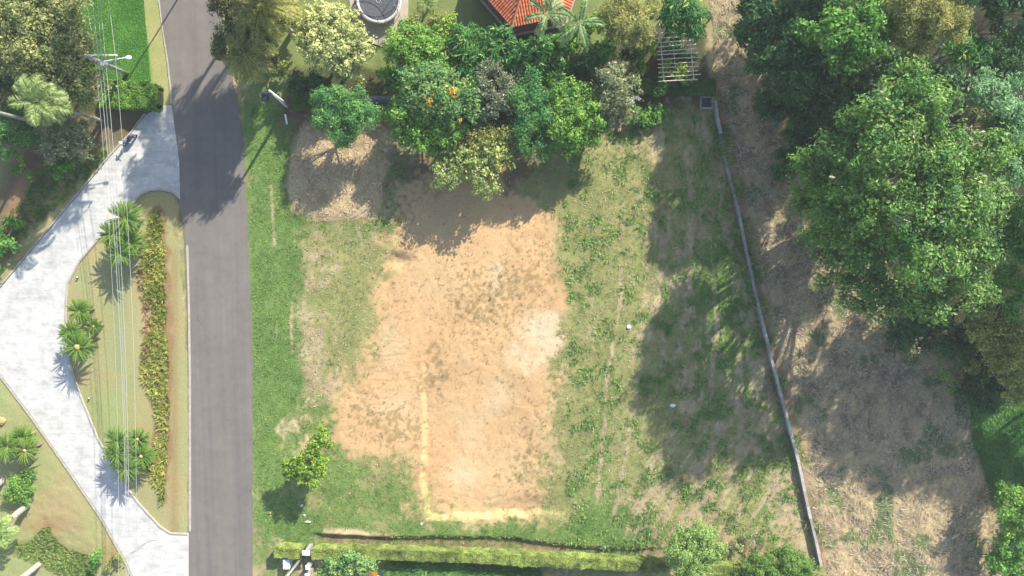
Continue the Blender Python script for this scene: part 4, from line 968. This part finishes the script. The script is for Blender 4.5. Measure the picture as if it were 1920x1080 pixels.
tree('feathery_tree', 'blue green feathery tree standing alone at the left above the straw heap', 'tree', [(615, 190, 30, 4.2), (655, 185, 28, 4.4), (665, 215, 32, 4.4), (620, 225, 32, 4.0), (640, 248, 28, 3.6), (695, 218, 22, 3.6), (600, 200, 16, 3.6)], 'feather')
tree('lime_shrub', 'small lime green shrub right of the lone feathery tree', 'shrub', [(727, 208, 9, 1.3), (715, 222, 8, 1.1)], 'lime')
tree('feathery_tree', 'blue green feathery tree left of its paler twin in the upper row', 'tree', [(995, 185, 35, 4.3), (985, 215, 33, 4.1), (1015, 215, 33, 4.3), (1005, 255, 35, 3.8), (1025, 282, 22, 3.3)], 'feather')
tree('feathery_tree', 'pale green feathery tree right of its blue green twin', 'tree', [(1065, 190, 35, 4.3), (1100, 215, 35, 4.1), (1060, 230, 40, 4.3), (1095, 250, 29, 3.6), (1070, 270, 26, 3.4), (1115, 235, 22, 3.6)], 'fresh')
tree('olive_grey_tree', 'olive grey small leafed tree right of the feathery pair', 'tree', [(1145, 150, 29, 4.6), (1165, 175, 34, 4.6), (1140, 190, 27, 4.4), (1165, 210, 25, 4.0), (1150, 128, 20, 4.2), (1115, 165, 13, 4.0)], 'greyol', bark=M_pbark)
tree('grass_clump_shrub', 'low vivid green shrub on the sunny grass below the garden hedge', 'shrub', [(1220, 216, 20, .7), (1238, 212, 12, .6), (1190, 222, 20, .8)], 'bright', tr=.05)
tree('bamboo', 'soft yellow green bamboo clump right of the garden palms', 'bamboo', [(1165, 20, 36, 5.2), (1200, 35, 30, 5.0), (1175, 60, 34, 4.6), (1215, 15, 24, 5), (1150, 50, 22, 4.4), (1205, 70, 20, 4.0)], 'bamboo')
tree('glossy_bush', 'glossy yellow green bush under the bamboo beside the pergola', 'bush', [(1213, 95, 17, 2.4), (1225, 80, 12, 2.2)], 'lime', lai=.9)
tree('topiary_bush', 'small round yellow green bush left of the pergola', 'bush', [(1194, 125, 13, 1.5), (1205, 132, 9, 1.2)], 'lime')
tree('rosette_tree', 'bright green spiky leafed tree over the top of the pergola', 'tree', [(1275, 15, 30, 4.6), (1300, 35, 26, 4.4), (1260, 40, 20, 4.2), (1290, 60, 20, 4.0), (1250, 8, 22, 4.4), (1312, 60, 10, 3.8)], 'strap', lai=.8)
tree('climbing_vine', 'green climbing vine spread over the lower end of the pergola', 'vine', [(1255, 125, 12, 2.4, .25), (1275, 132, 16, 2.45, .25), (1290, 148, 12, 2.3, .3), (1245, 140, 10, 2.3, .3)], 'lime', tr=.04, lai=.45)
tree('low_shrub', 'reddish green low shrub between the two garden shade patches', 'shrub', [(672, 158, 10, .8), (700, 165, 12, .7), (740, 168, 12, .7)], 'oakol', tr=.04, lai=.8)

# right hand woodland
tree('woodland_tree', 'dark blue green tree leaning over the dry track at the top', 'tree', [(1440, 30, 46, 6.2), (1480, 90, 52, 6.6), (1430, 100, 38, 5.4), (1520, 140, 46, 6.2), (1470, 150, 38, 5.4), (1560, 130, 42, 6.2), (1410, 0, 32, 5.7), (1510, 30, 42, 6.2)], 'dark', tr=.3)
tree('woodland_tree', 'bright green tree top left of the olive bamboo crown', 'tree', [(1600, 20, 43, 10.9), (1560, 60, 37, 10.9), (1610, 75, 48, 11.5), (1580, 100, 37, 10.9), (1650, 60, 37, 10.3), (1630, 30, 37, 10.9), (1520, 50, 24, 10.3)], 'bright', tr=.3)
tree('bamboo', 'yellow olive bamboo crown at the top of the woodland', 'bamboo', [(1700, 20, 37, 12.1), (1745, 20, 40, 12.8), (1790, 20, 35, 12.1), (1720, 60, 37, 11.4), (1775, 50, 33, 11.4), (1705, 90, 24, 10.8)], 'bamboo', tr=.2)
tree('woodland_tree', 'dark green tree in the top right corner', 'tree', [(1860, 10, 34, 9.8), (1900, 20, 40, 9.8), (1930, 60, 40, 8.4)], 'dark', tr=.2)
tree('mango_like_tree', 'mid green long leafed tree right of the bamboo crown', 'tree', [(1820, 75, 34, 10.1), (1850, 95, 26, 9.5), (1795, 100, 24, 9.5), (1830, 115, 18, 8.8)], 'strap', tr=.16, lai=.8)
tree('woodland_tree', 'huge spreading green tree dominating the right side', 'tree',
     [(1690, 165, 52, 12.0), (1650, 215, 56, 12.5), (1730, 220, 60, 13.8), (1580, 270, 60, 10.8), (1660, 290, 70, 13.7), (1750, 300, 72, 14.4), (1830, 290, 52, 12.6), (1530, 320, 48, 9.2), (1600, 370, 66, 11.9), (1700, 390, 74, 14.2),
      (1790, 390, 66, 13.8), (1850, 380, 44, 11.4), (1545, 410, 52, 9.2), (1620, 460, 62, 10.8), (1720, 480, 66, 13.2), (1800, 480, 56, 12.0), (1580, 500, 44, 8.6), (1660, 550, 54, 9.7), (1740, 555, 50, 10.8), (1810, 550, 40, 10.8), (1620, 560, 34, 8.1), (1590, 390, 46, 6.0), (1570, 320, 40, 5.6), (1540, 440, 34, 5.2), (1610, 440, 40, 5.6), (1550, 380, 34, 4.6), (1510, 380, 26, 7.6)],
     'broad', tr=.5, base=(1575, 370), lai=.80, show=.45, bark=M_pbark)
tree('pale_woodland_tree', 'pale blue green tree at the right edge above the huge tree', 'tree', [(1840, 170, 34, 10.8), (1880, 190, 40, 11.5), (1910, 230, 36, 10.8), (1880, 250, 34, 10.8), (1850, 140, 20, 10.1), (1890, 330, 30, 10.8)], 'pale', tr=.22)
tree('woodland_tree', 'deep green tree cut by the right edge beside the huge tree', 'tree', [(1900, 400, 30, 9.0), (1905, 460, 32, 8.4), (1890, 520, 30, 8.4), (1915, 560, 34, 8.4), (1870, 545, 18, 7.8)], 'bright', tr=.22)
tree('olive_oak', 'olive gold rounded tree below the huge tree at the right edge', 'tree', [(1850, 625, 34, 5.5), (1880, 650, 38, 5.5), (1830, 610, 20, 5), (1895, 620, 28, 5.5), (1865, 680, 24, 5), (1905, 705, 30, 5), (1900, 745, 20, 4.4), (1825, 690, 13, 4)], 'oakol', tr=.2)
tree('bush', 'green bush at the right edge beside the dry grass field', 'bush', [(1900, 945, 34, 3.0), (1915, 985, 30, 3), (1885, 925, 20, 2.4)], 'fresh', tr=.1)
tree('bush', 'dark green bush in the bottom right corner', 'bush', [(1900, 1030, 34, 2.4), (1870, 1060, 26, 2), (1915, 1075, 26, 2)], 'bright', tr=.1)
tree('sapling', 'slender leafy sapling with pale twigs at the edge of the dry field', 'sapling', [(1770, 700, 14, 2.2), (1778, 730, 12, 1.9), (1762, 680, 7, 2.2), (1795, 715, 9, 2)], 'lime', tr=.05, lai=.35, bark=M_pbark, show=.6)
palm('woodland_palm', 'palm with one long drooping feather frond in the woodland shade', (1776, 98, 6.5), None, 8, 2.4, 2.0, 34, .5, .06, (.07, .15, .06), (.20, .30, .14), tr=.12, el=(.2, 1.0))
palm('woodland_palm', 'palm with arching yellowish fronds between the pale and huge trees', (1822, 205, 9.5), None, 8, 2.0, 2.0, 32, .45, .06, (.12, .18, .05), (.32, .38, .14), tr=.12, el=(.2, 1.0))
for px, py, r, z, sp, lab in [(560, 165, 18, .9, 'dark', 'low dark shrub in the garden shade left of the lone feathery tree'), (590, 150, 16, .9, 'dark', 'low dark shrub straight below the cream leafed tree'), (745, 150, 20, 1.6, 'bright', 'green garden shrub above the dark garden wall'), (722, 135, 14, 1.2, 'fresh', 'small fresh shrub on the shaded garden lawn'),
                       (1100, 120, 26, 2.6, 'dark', 'dark garden shrub below the right garden palm'), (1128, 95, 24, 2.6, 'bright', 'green garden shrub between palm and bamboo'), (1085, 148, 18, 1.8, 'dark', 'dark garden shrub above the pale feathery tree'), (1060, 75, 24, 2.8, 'bright', 'green garden shrub between the two garden palms'),
                       (1185, 100, 20, 2.2, 'dark', 'dark garden shrub under the bamboo'), (1115, 45, 20, 2.4, 'fresh', 'fresh garden shrub left of the bamboo'), (955, 222, 26, 2.8, 'dark', 'dark shrub filling the gap under the grey leafed tree'), (880, 140, 26, 3.0, 'strap', 'strap leafed shrub above the orange blossom tree'),
                       (885, 232, 24, 3.0, 'fresh', 'fresh green shrub above the sparse tree'), (1040, 165, 24, 3.0, 'bright', 'green shrub wedged above the feathery pair'), (1240, 168, 12, 1.7, 'bright', 'leafy shoots on the garden hedge below the pergola'), (820, 38, 14, 1.4, 'oakol', 'golden shrub beside the small star palm'), (770, 40, 12, 1.2, 'oakol', 'golden shrub right of the trampoline'),
                       (540, 45, 22, 2.4, 'olive', 'olive shrub under the olive palm fronds'), (525, 130, 14, 1.4, 'oakol', 'golden brown shrub by the verge above the tapered pole')]:
    tree('garden_shrub', lab, 'shrub', [(px, py, r, z), (px+r*.5, py-r*.4, r*.6, z*.85), (px-r*.6, py+r*.3, r*.6, z*.8)], sp, tr=.05, group='shrubs filling the garden above the lot')
tree('garden_shrub', 'added dark low shrub standing in for the shade under the pergola battens', 'shrub', [(1268, 85, 22, 1.2), (1280, 115, 20, 1.1), (1258, 110, 16, 1.0)], 'dark', tr=.05)  # added shrub, its dark leaves stand in for shade below the battens
# undergrowth filling the shade between the big trees
for k, (px, py, r, z, sp, lab) in enumerate([(1455, 190, 34, 2.4, 'dark', 'dark undergrowth bush at the edge of the dry track near the blue bucket'), (1540, 190, 44, 3.4, 'dark', 'dark undergrowth bush below the dark leaning tree'), (1610, 165, 40, 3.0, 'dark', 'dark undergrowth bush between the leaning tree and the huge tree'),
                             (1500, 240, 30, 2.2, 'dark', 'low dark undergrowth bush left of the huge tree'), (1690, 120, 36, 3.0, 'dark', 'dark undergrowth bush below the yellow olive bamboo'), (1880, 110, 44, 2.6, 'dark', 'dark undergrowth bush in the top right shade'),
                             (1760, 150, 40, 3.0, 'dark', 'dark undergrowth bush around the drooping palm frond'), (1480, 300, 30, 2.0, 'dark', 'dark undergrowth bush by the track left of the huge crown'), (1720, 610, 44, 2.4, 'dark', 'dark undergrowth bush beneath the lower edge of the huge tree'),
                             (1790, 640, 36, 2.4, 'dark', 'dark undergrowth bush left of the olive gold tree'), (1845, 740, 40, 1.6, 'dark', 'dark undergrowth bush below the olive gold tree'), (1860, 590, 36, 3.0, 'dark', 'dark undergrowth bush above the olive gold tree'), (1900, 640, 40, 3, 'dark', 'dark undergrowth bush behind the olive gold tree'),
                             (1420, 50, 34, 3.0, 'dark', 'dark undergrowth bush along the top of the dry track'), (1900, 300, 40, 5, 'bright', 'green understorey tree at the right edge beside the pale tree'), (1890, 440, 40, 5, 'dark', 'dark understorey tree between the huge tree and right edge')]):
    tree('undergrowth_bush', lab, 'bush', [(px, py, r, z), (px+r*.6, py-r*.4, r*.6, z*.85), (px-r*.6, py+r*.35, r*.6, z*.8)], sp, tr=.08, group='undergrowth in the woodland shade')
def gnd(l):
    x, y, r, z = l; q = P(x, y, 0); a = toPX(q[0], q[1], z); return (float(a[0]), float(a[1]), r*CAMH/(CAMH-z), z)
# trees standing just outside the frame that shade the field, the track, the road and the driveway (lobes given by ground position)
tree('outlying_tree', 'tree just outside the right edge level with the huge tree', 'tree', [gnd(l) for l in [(1800, 380, 60, 13), (1850, 330, 60, 13), (1880, 430, 70, 14), (1960, 480, 70, 14), (2020, 420, 70, 14), (1950, 360, 60, 13)]], 'broad', tr=.4)
tree('outlying_tree', 'tree just outside the right edge level with the olive gold tree', 'tree', [gnd(l) for l in [(2050, 520, 60, 13), (2110, 560, 60, 13), (2060, 600, 50, 11), (2180, 640, 60, 12)]], 'broad', tr=.4)
tree('outlying_tree', 'tree outside the top edge above the bamboo crown', 'tree', [gnd(l) for l in [(1600, -80, 70, 12), (1680, -60, 70, 13), (1580, -160, 70, 12), (1680, -180, 80, 13), (1760, -100, 70, 13), (1500, -120, 50, 12), (1500, -40, 36, 12), (1560, -20, 44, 12), (1600, 20, 36, 12), (1650, 40, 40, 12)]], 'dark', tr=.4)
tree('outlying_tree', 'broad tree outside the top edge beside the road', 'tree', [gnd(l) for l in [(540, -30, 50, 12.5), (600, -10, 50, 12), (490, 0, 42, 12), (560, 20, 42, 11.5), (620, 20, 36, 11.5), (610, -60, 40, 12), (520, -85, 30, 12)]], 'dark', tr=.3)
tree('outlying_tree', 'light crowned tree outside the top edge above the green lawn', 'tree', [gnd(l) for l in [(350, -70, 40, 14), (390, -30, 34, 14), (330, -20, 30, 14), (400, -90, 30, 14)]], 'sparse', tr=.07, lai=1.3)
for gx, gy, z, lab in [(548, -120, 12.5, 'tall palm outside the top edge left of its twin'), (600, -150, 13, 'tall palm outside the top edge right of its twin')]:
    q = P(gx, gy, 0); a = toPX(q[0], q[1], z); palm('tall_palm', lab, (float(a[0]), float(a[1]), z), (gx, gy), 26, 2.9, 1.8, 36, .6, .06, (.07, .11, .03), (.3, .3, .1), tr=.15, el=(-.5, 1.0))
# lot and bottom edge
tree('lime_tree', 'small lime green tree standing alone on the grass by the road', 'tree', [(606, 818, 21, 3.6), (596, 840, 22, 3.4), (580, 866, 27, 3.4), (556, 876, 24, 3.0), (580, 890, 25, 3.0), (545, 885, 18, 2.8), (598, 870, 20, 3.1)], 'lime', base=(588, 850), lai=1.0, tr=.1)
tree('orange_blossom_tree', 'green tree with orange blossom below the long clipped hedge', 'tree', [(630, 1062, 26, 2.6), (665, 1060, 26, 2.8), (690, 1072, 24, 2.6), (610, 1078, 20, 2.4)], 'mango', extra=[(700, 1074, 9, 3.2, (.75, .33, .04), 70), (688, 1064, 4, 3.2, (.75, .33, .04), 16)])
tree('light_green_tree', 'light green rounded tree breaking the clipped hedge', 'tree', [(1280, 1010, 24, 3.4), (1310, 1010, 30, 3.6), (1290, 1040, 38, 3.6), (1335, 1030, 26, 3.2), (1265, 1040, 22, 3.0), (1300, 1070, 36, 3.2)], 'lightg', tr=.15)
tree('dome_tree', 'dense mid green domed tree at the foot of the long wall', 'tree', [(1460, 1065, 48, 2.2, .9), (1420, 1072, 34, 2.0, .9), (1500, 1072, 34, 2.0, .9), (1470, 1100, 54, 2.2), (1390, 1085, 18, 1.5)], 'dome', tr=.15)
tree('dry_shrub', 'brown dry shrub between the light green tree and the domed tree', 'shrub', [(1380, 1022, 14, .7), (1405, 1014, 12, .6), (1360, 1034, 12, .6)], 'greyol', tr=.04, lai=.5)
tree('bush', 'small dark green bush in the bottom left planting', 'bush', [(183, 1043, 14, 1.0), (174, 1060, 11, .9)], 'bright', tr=.05)
tree('dry_shrub', 'thin olive shrub beside the bottom left driveway edge', 'shrub', [(218, 1050, 14, .7), (205, 1062, 10, .6)], 'oakol', tr=.04, lai=.5)
tree('bush', 'fresh green fern like bush on the left lawn below the sago palms', 'bush', [(40, 905, 22, .8), (45, 930, 18, .7), (20, 925, 18, .7), (55, 885, 12, .6)], 'fresh', tr=.04, lai=.7)
palm('young_palm', 'pale green broad leafed palm at the lower left edge', (-2, 1000, 1.9), None, 14, 1.7, 1.3, 20, .6, .14, (.16, .26, .06), (.40, .50, .18), tr=.1)
def stump(px0, py0, px1, py1, z, r, lab):
    a = P(px0, py0); b = P(px1, py1, z); rt = empty('palm_stump', a, lab, 'stump')
    mb = MB(); K = 8; mb.tube([(a[0]+(b[0]-a[0])*i/K, a[1]+(b[1]-a[1])*i/K, -.1+(z+.1)*i/K) for i in range(K+1)], [r*(1+.07*(i % 2)) for i in range(K+1)], 12); mb.build('trunk', M_pbark, rt)
    mb = MB(); mb.tube([(b[0], b[1], z), (b[0], b[1], z+.04)], r*.8, 12); mb.build('cut_top', M_wood, rt)
stump(50, 948, 28, 966, 1.9, .28, 'thick grey palm stump beside the pale broad leafed palm')
stump(74, 1057, 36, 1088, 2.6, .26, 'grey palm stump leaning past the bottom edge')
stump(6, 900, -8, 912, 1.0, .25, 'grey palm stump at the left edge below the sago palms')

# ------------------------------------------------------------------ ground cover as stuff
def tufts(name, n, sampler, L, Wd, nb, ca_, cb_, spread=.6, seed=1, mat=None):
    rg = np.random.default_rng(seed)
    x, y = sampler(rg, n); n = len(x); z = gz(x, y)
    f = rg.random(n)
    X = np.repeat(np.stack([x, y, z], 1), nb, 0); N = n*nb
    az = rg.random(N)*2*math.pi; X[:, 0] += .05*np.cos(az)*rg.random(N); X[:, 1] += .05*np.sin(az)*rg.random(N)
    d = unit(np.stack([np.cos(az)*spread, np.sin(az)*spread, np.full(N, .8)], 1)+rg.normal(0, .2, (N, 3)))
    nr = unit(np.stack([-np.cos(az), -np.sin(az), np.full(N, .8)], 1)+rg.normal(0, .2, (N, 3)))
    sc_ = np.repeat(.55+.9*rg.random(n), nb)
    V, F = leafquads(X, d, nr, L*sc_*(.7+.6*rg.random(N)), Wd*sc_)
    C = np.asarray(ca_)+(np.asarray(cb_)-np.asarray(ca_))*np.repeat(np.clip(.5+1.1*fbm(x, y, 1.5, 2, 3)+.25*rg.normal(size=n), 0, 1), nb)[:, None]
    C = np.clip(C*(1+.15*rg.normal(size=(N, 1))), 0, 1)
    o = npmesh(name, V, F, mat or M_grass, None, np.repeat(C, 4, 0)); return o
def in_px(rg, n, x0, y0, x1, y1):
    px = x0+(x1-x0)*rg.random(n); py = y0+(y1-y0)*rg.random(n)
    w_ = P(px, py, 0) if False else None
    u = (px-960)/FPX; v = -(py-540)/FPX; dy = v*ca+sa; dz = v*sa-ca; t = -CAMH/dz
    return px, py, u*t, dy*t
def lot_sampler(cls, gain, x0=470, y0=195, x1=1500, y1=1030, clump=None, weedy=False):
    def f(rg, n):
        px, py, x, y = in_px(rg, n, x0, y0, x1, y1)
        W = weights(x, y, px, py); p = sum(W[CN.index(c)]*g for c, g in cls)*gain
        if clump: p = p*sstep(clump[0], clump[1], fbm(x, y, clump[2], 6, 3))
        if weedy: p = p*(.08+WEEDY(px, py))
        wl_ = np.interp(py, [q[1] for q in WALLP], [q[0] for q in WALLP])
        k = (rg.random(n) < p) & (px > np.interp(py, [0, 250, 400, 560, 1080], [430, 461, 468, 475, 478])) & (px < wl_-6) & (sdf(px, py, STRAWPILE) > 0)
        return x[k], y[k]
    return f
tag(tufts('verge_grass', 70000, lot_sampler([('green', 1.0), ('sage', .12)], .85), .14, .035, 5, (.12, .235, .045), (.26, .37, .09), 1.2, 11), 'short green weeds and grass growing over the empty lot', 'grass', kind='stuff')
tag(tufts('dry_grass', 45000, lot_sampler([('sage', .7), ('straw', 1.0), ('brown', .4)], .8), .15, .03, 5, (.26, .24, .12), (.52, .45, .26), 1.1, 12), 'short dry straw coloured grass between the green weeds', 'grass', kind='stuff')
tag(tufts('weed_clumps', 12000, lot_sampler([('green', .7), ('sage', 1.0), ('straw', 1.0)], 1.0, 1060, 200, 1500, 1030, (.0, .25, 1.1)), .30, .055, 9, (.10, .21, .045), (.25, .36, .095), 1.1, 13), 'taller green weed clumps dotted over the right half of the lot', 'weeds', kind='stuff')
tag(tufts('soil_weeds', 16000, lot_sampler([('soil', 1.0), ('pale', .4)], .8, 560, 380, 1100, 990, (-.3, .3, .5), True), .11, .03, 4, (.16, .13, .06), (.30, .26, .13), .9, 14), 'tiny withered weeds speckling the bare orange soil', 'weeds', kind='stuff')
def poly_sampler(poly, pad=0):
    def f(rg, n):
        a = np.array(poly); px, py, x, y = in_px(rg, n, a[:, 0].min(), a[:, 1].min(), a[:, 0].max(), a[:, 1].max())
        k = sdf(px+3*vn(x, y, .6, 2), py, poly) < pad; return x[k], y[k]
    return f
tag(tufts('bed_plants', 1700, poly_sampler(BED, -5), .34, .085, 12, (.20, .25, .05), (.48, .48, .13), .9, 21, M_leaf), 'dense bed of yellow green bromeliad like plants beside the road', 'plants', kind='stuff')
tag(tufts('bed_plants_dry', 120, poly_sampler([(262, 500), (280, 480), (282, 560), (290, 620), (270, 720), (262, 700), (275, 640), (262, 540)], 0), .34, .08, 10, (.30, .17, .09), (.42, .26, .16), .9, 22, M_leaf), 'reddish brown plants along the left side of the shrub bed', 'plants', kind='stuff')
tag(tufts('bed_ground_cover', 1500, poly_sampler(BEDBL, -2), .22, .09, 10, (.13, .21, .045), (.24, .34, .08), .9, 23, M_leaf), 'low green ground cover in the bottom left planting bed', 'plants', kind='stuff')
tag(tufts('lawn_grass', 26000, poly_sampler(LAWN_TL, -3), .09, .03, 4, (.09, .27, .04), (.17, .38, .065), 1.1, 24), 'thick bright green grass of the lawn around the power pole', 'grass', kind='stuff')
tag(tufts('planting_plants', 1500, poly_sampler([(0, 425), (40, 380), (70, 330), (120, 290), (200, 280), (205, 292), (140, 355), (75, 420), (50, 440), (0, 505)], 0), .32, .07, 9, (.07, .17, .03), (.22, .32, .07), 1.0, 27, M_leaf), 'mixed low green planting between the lawn edge and the driveway', 'plants', kind='stuff')
def wall_sampler(rg, n):
    k = rg.integers(0, len(WALLP)-1, n); t = rg.random(n); W = np.array([P(*q)[:2] for q in WALLP]); q = W[k]*(1-t[:, None])+W[k+1]*t[:, None]
    x = q[:, 0]+rg.normal(0, .35, n); y = q[:, 1]; m = fbm(x*0, y, 1.6, 3, 3)+.25*((k >= 2) & (k <= 7)) > .08; return x[m], y[m]
tag(tufts('wall_weeds', 1600, wall_sampler, .42, .06, 8, (.10, .19, .05), (.34, .34, .14), .9, 28), 'weeds and dry tufts growing along the foot of the long wall', 'weeds', kind='stuff')
tag(tufts('bank_grass', 9000, poly_sampler([(1815, 700), (1930, 700), (1930, 960), (1865, 950), (1850, 890), (1825, 830)], 0), .3, .05, 6, (.05, .17, .03), (.12, .28, .05), .8, 25), 'lush green grass on the bank right of the dry field', 'grass', kind='stuff')
tag(tufts('tall_grass', 1300, poly_sampler([(725, 1066), (800, 1062), (900, 1068), (1010, 1074), (1010, 1088), (730, 1080)], 0), .9, .06, 10, (.05, .16, .03), (.18, .34, .08), .8, 26), 'tall arching green grass below the long clipped hedge', 'grass', kind='stuff')
def straws(name, n, poly, label, seed, L=.55, col_=((.27, .235, .17), (.56, .47, .32)), flow=None):
    rg = np.random.default_rng(seed); x, y = poly_sampler(poly, -3)(rg, n); n = len(x); z = gz(x, y)+.03+.05*rg.random(n)
    ang = 2*math.pi*1.3*fbm(x, y, 2.4, 3, 3)+.55*rg.normal(size=n)+1.9
    d = unit(np.stack([np.cos(ang), np.sin(ang), .18*rg.normal(size=n)], 1)); nr = unit(np.stack([.4*rg.normal(size=n), .4*rg.normal(size=n), np.ones(n)], 1))
    V, F = leafquads(np.stack([x, y, z], 1), d, nr, L*(.4+rg.random(n)), .035+.03*rg.random(n))
    C = np.asarray(col_[0])+(np.asarray(col_[1])-np.asarray(col_[0]))*np.clip(rg.random(n)*.7+.3+.6*fbm(x, y, 1.5, 4, 3), 0, 1)[:, None]
    g = (fbm(x, y, 2.2, 6, 4) > .28) & (rg.random(n) < .5); C[g] = C[g]*np.array([.5, .75, .45])
    tag(npmesh(name, V, F, M_grass, None, np.repeat(np.clip(C, 0, 1), 4, 0)), label, 'dry grass', kind='stuff')
straws('straw_litter', 62000, FIELD, 'long flattened dry grass covering the field right of the wall', 31)
straws('straw_heap', 2600, STRAWPILE, 'matted pinkish straw on the low heap at the top left of the lot', 32, .50, ((.48, .38, .24), (.66, .54, .36)))

# ------------------------------------------------------------------ thin air haze round camera and scene
mh = bpy.data.materials.new('haze'); mh.use_nodes = True; th_ = mh.node_tree; th_.nodes.remove(th_.nodes['Principled BSDF'])
pv = th_.nodes.new('ShaderNodeVolumePrincipled'); pv.inputs['Color'].default_value = (.93, .96, 1, 1); pv.inputs['Density'].default_value = 0.00035
th_.links.new(pv.outputs[0], th_.nodes['Material Output'].inputs['Volume'])
mb = MB(); mb.box((0, 0, 33), (4400, 4400, 72)); tag(mb.build('haze', mh), kind='stuff')
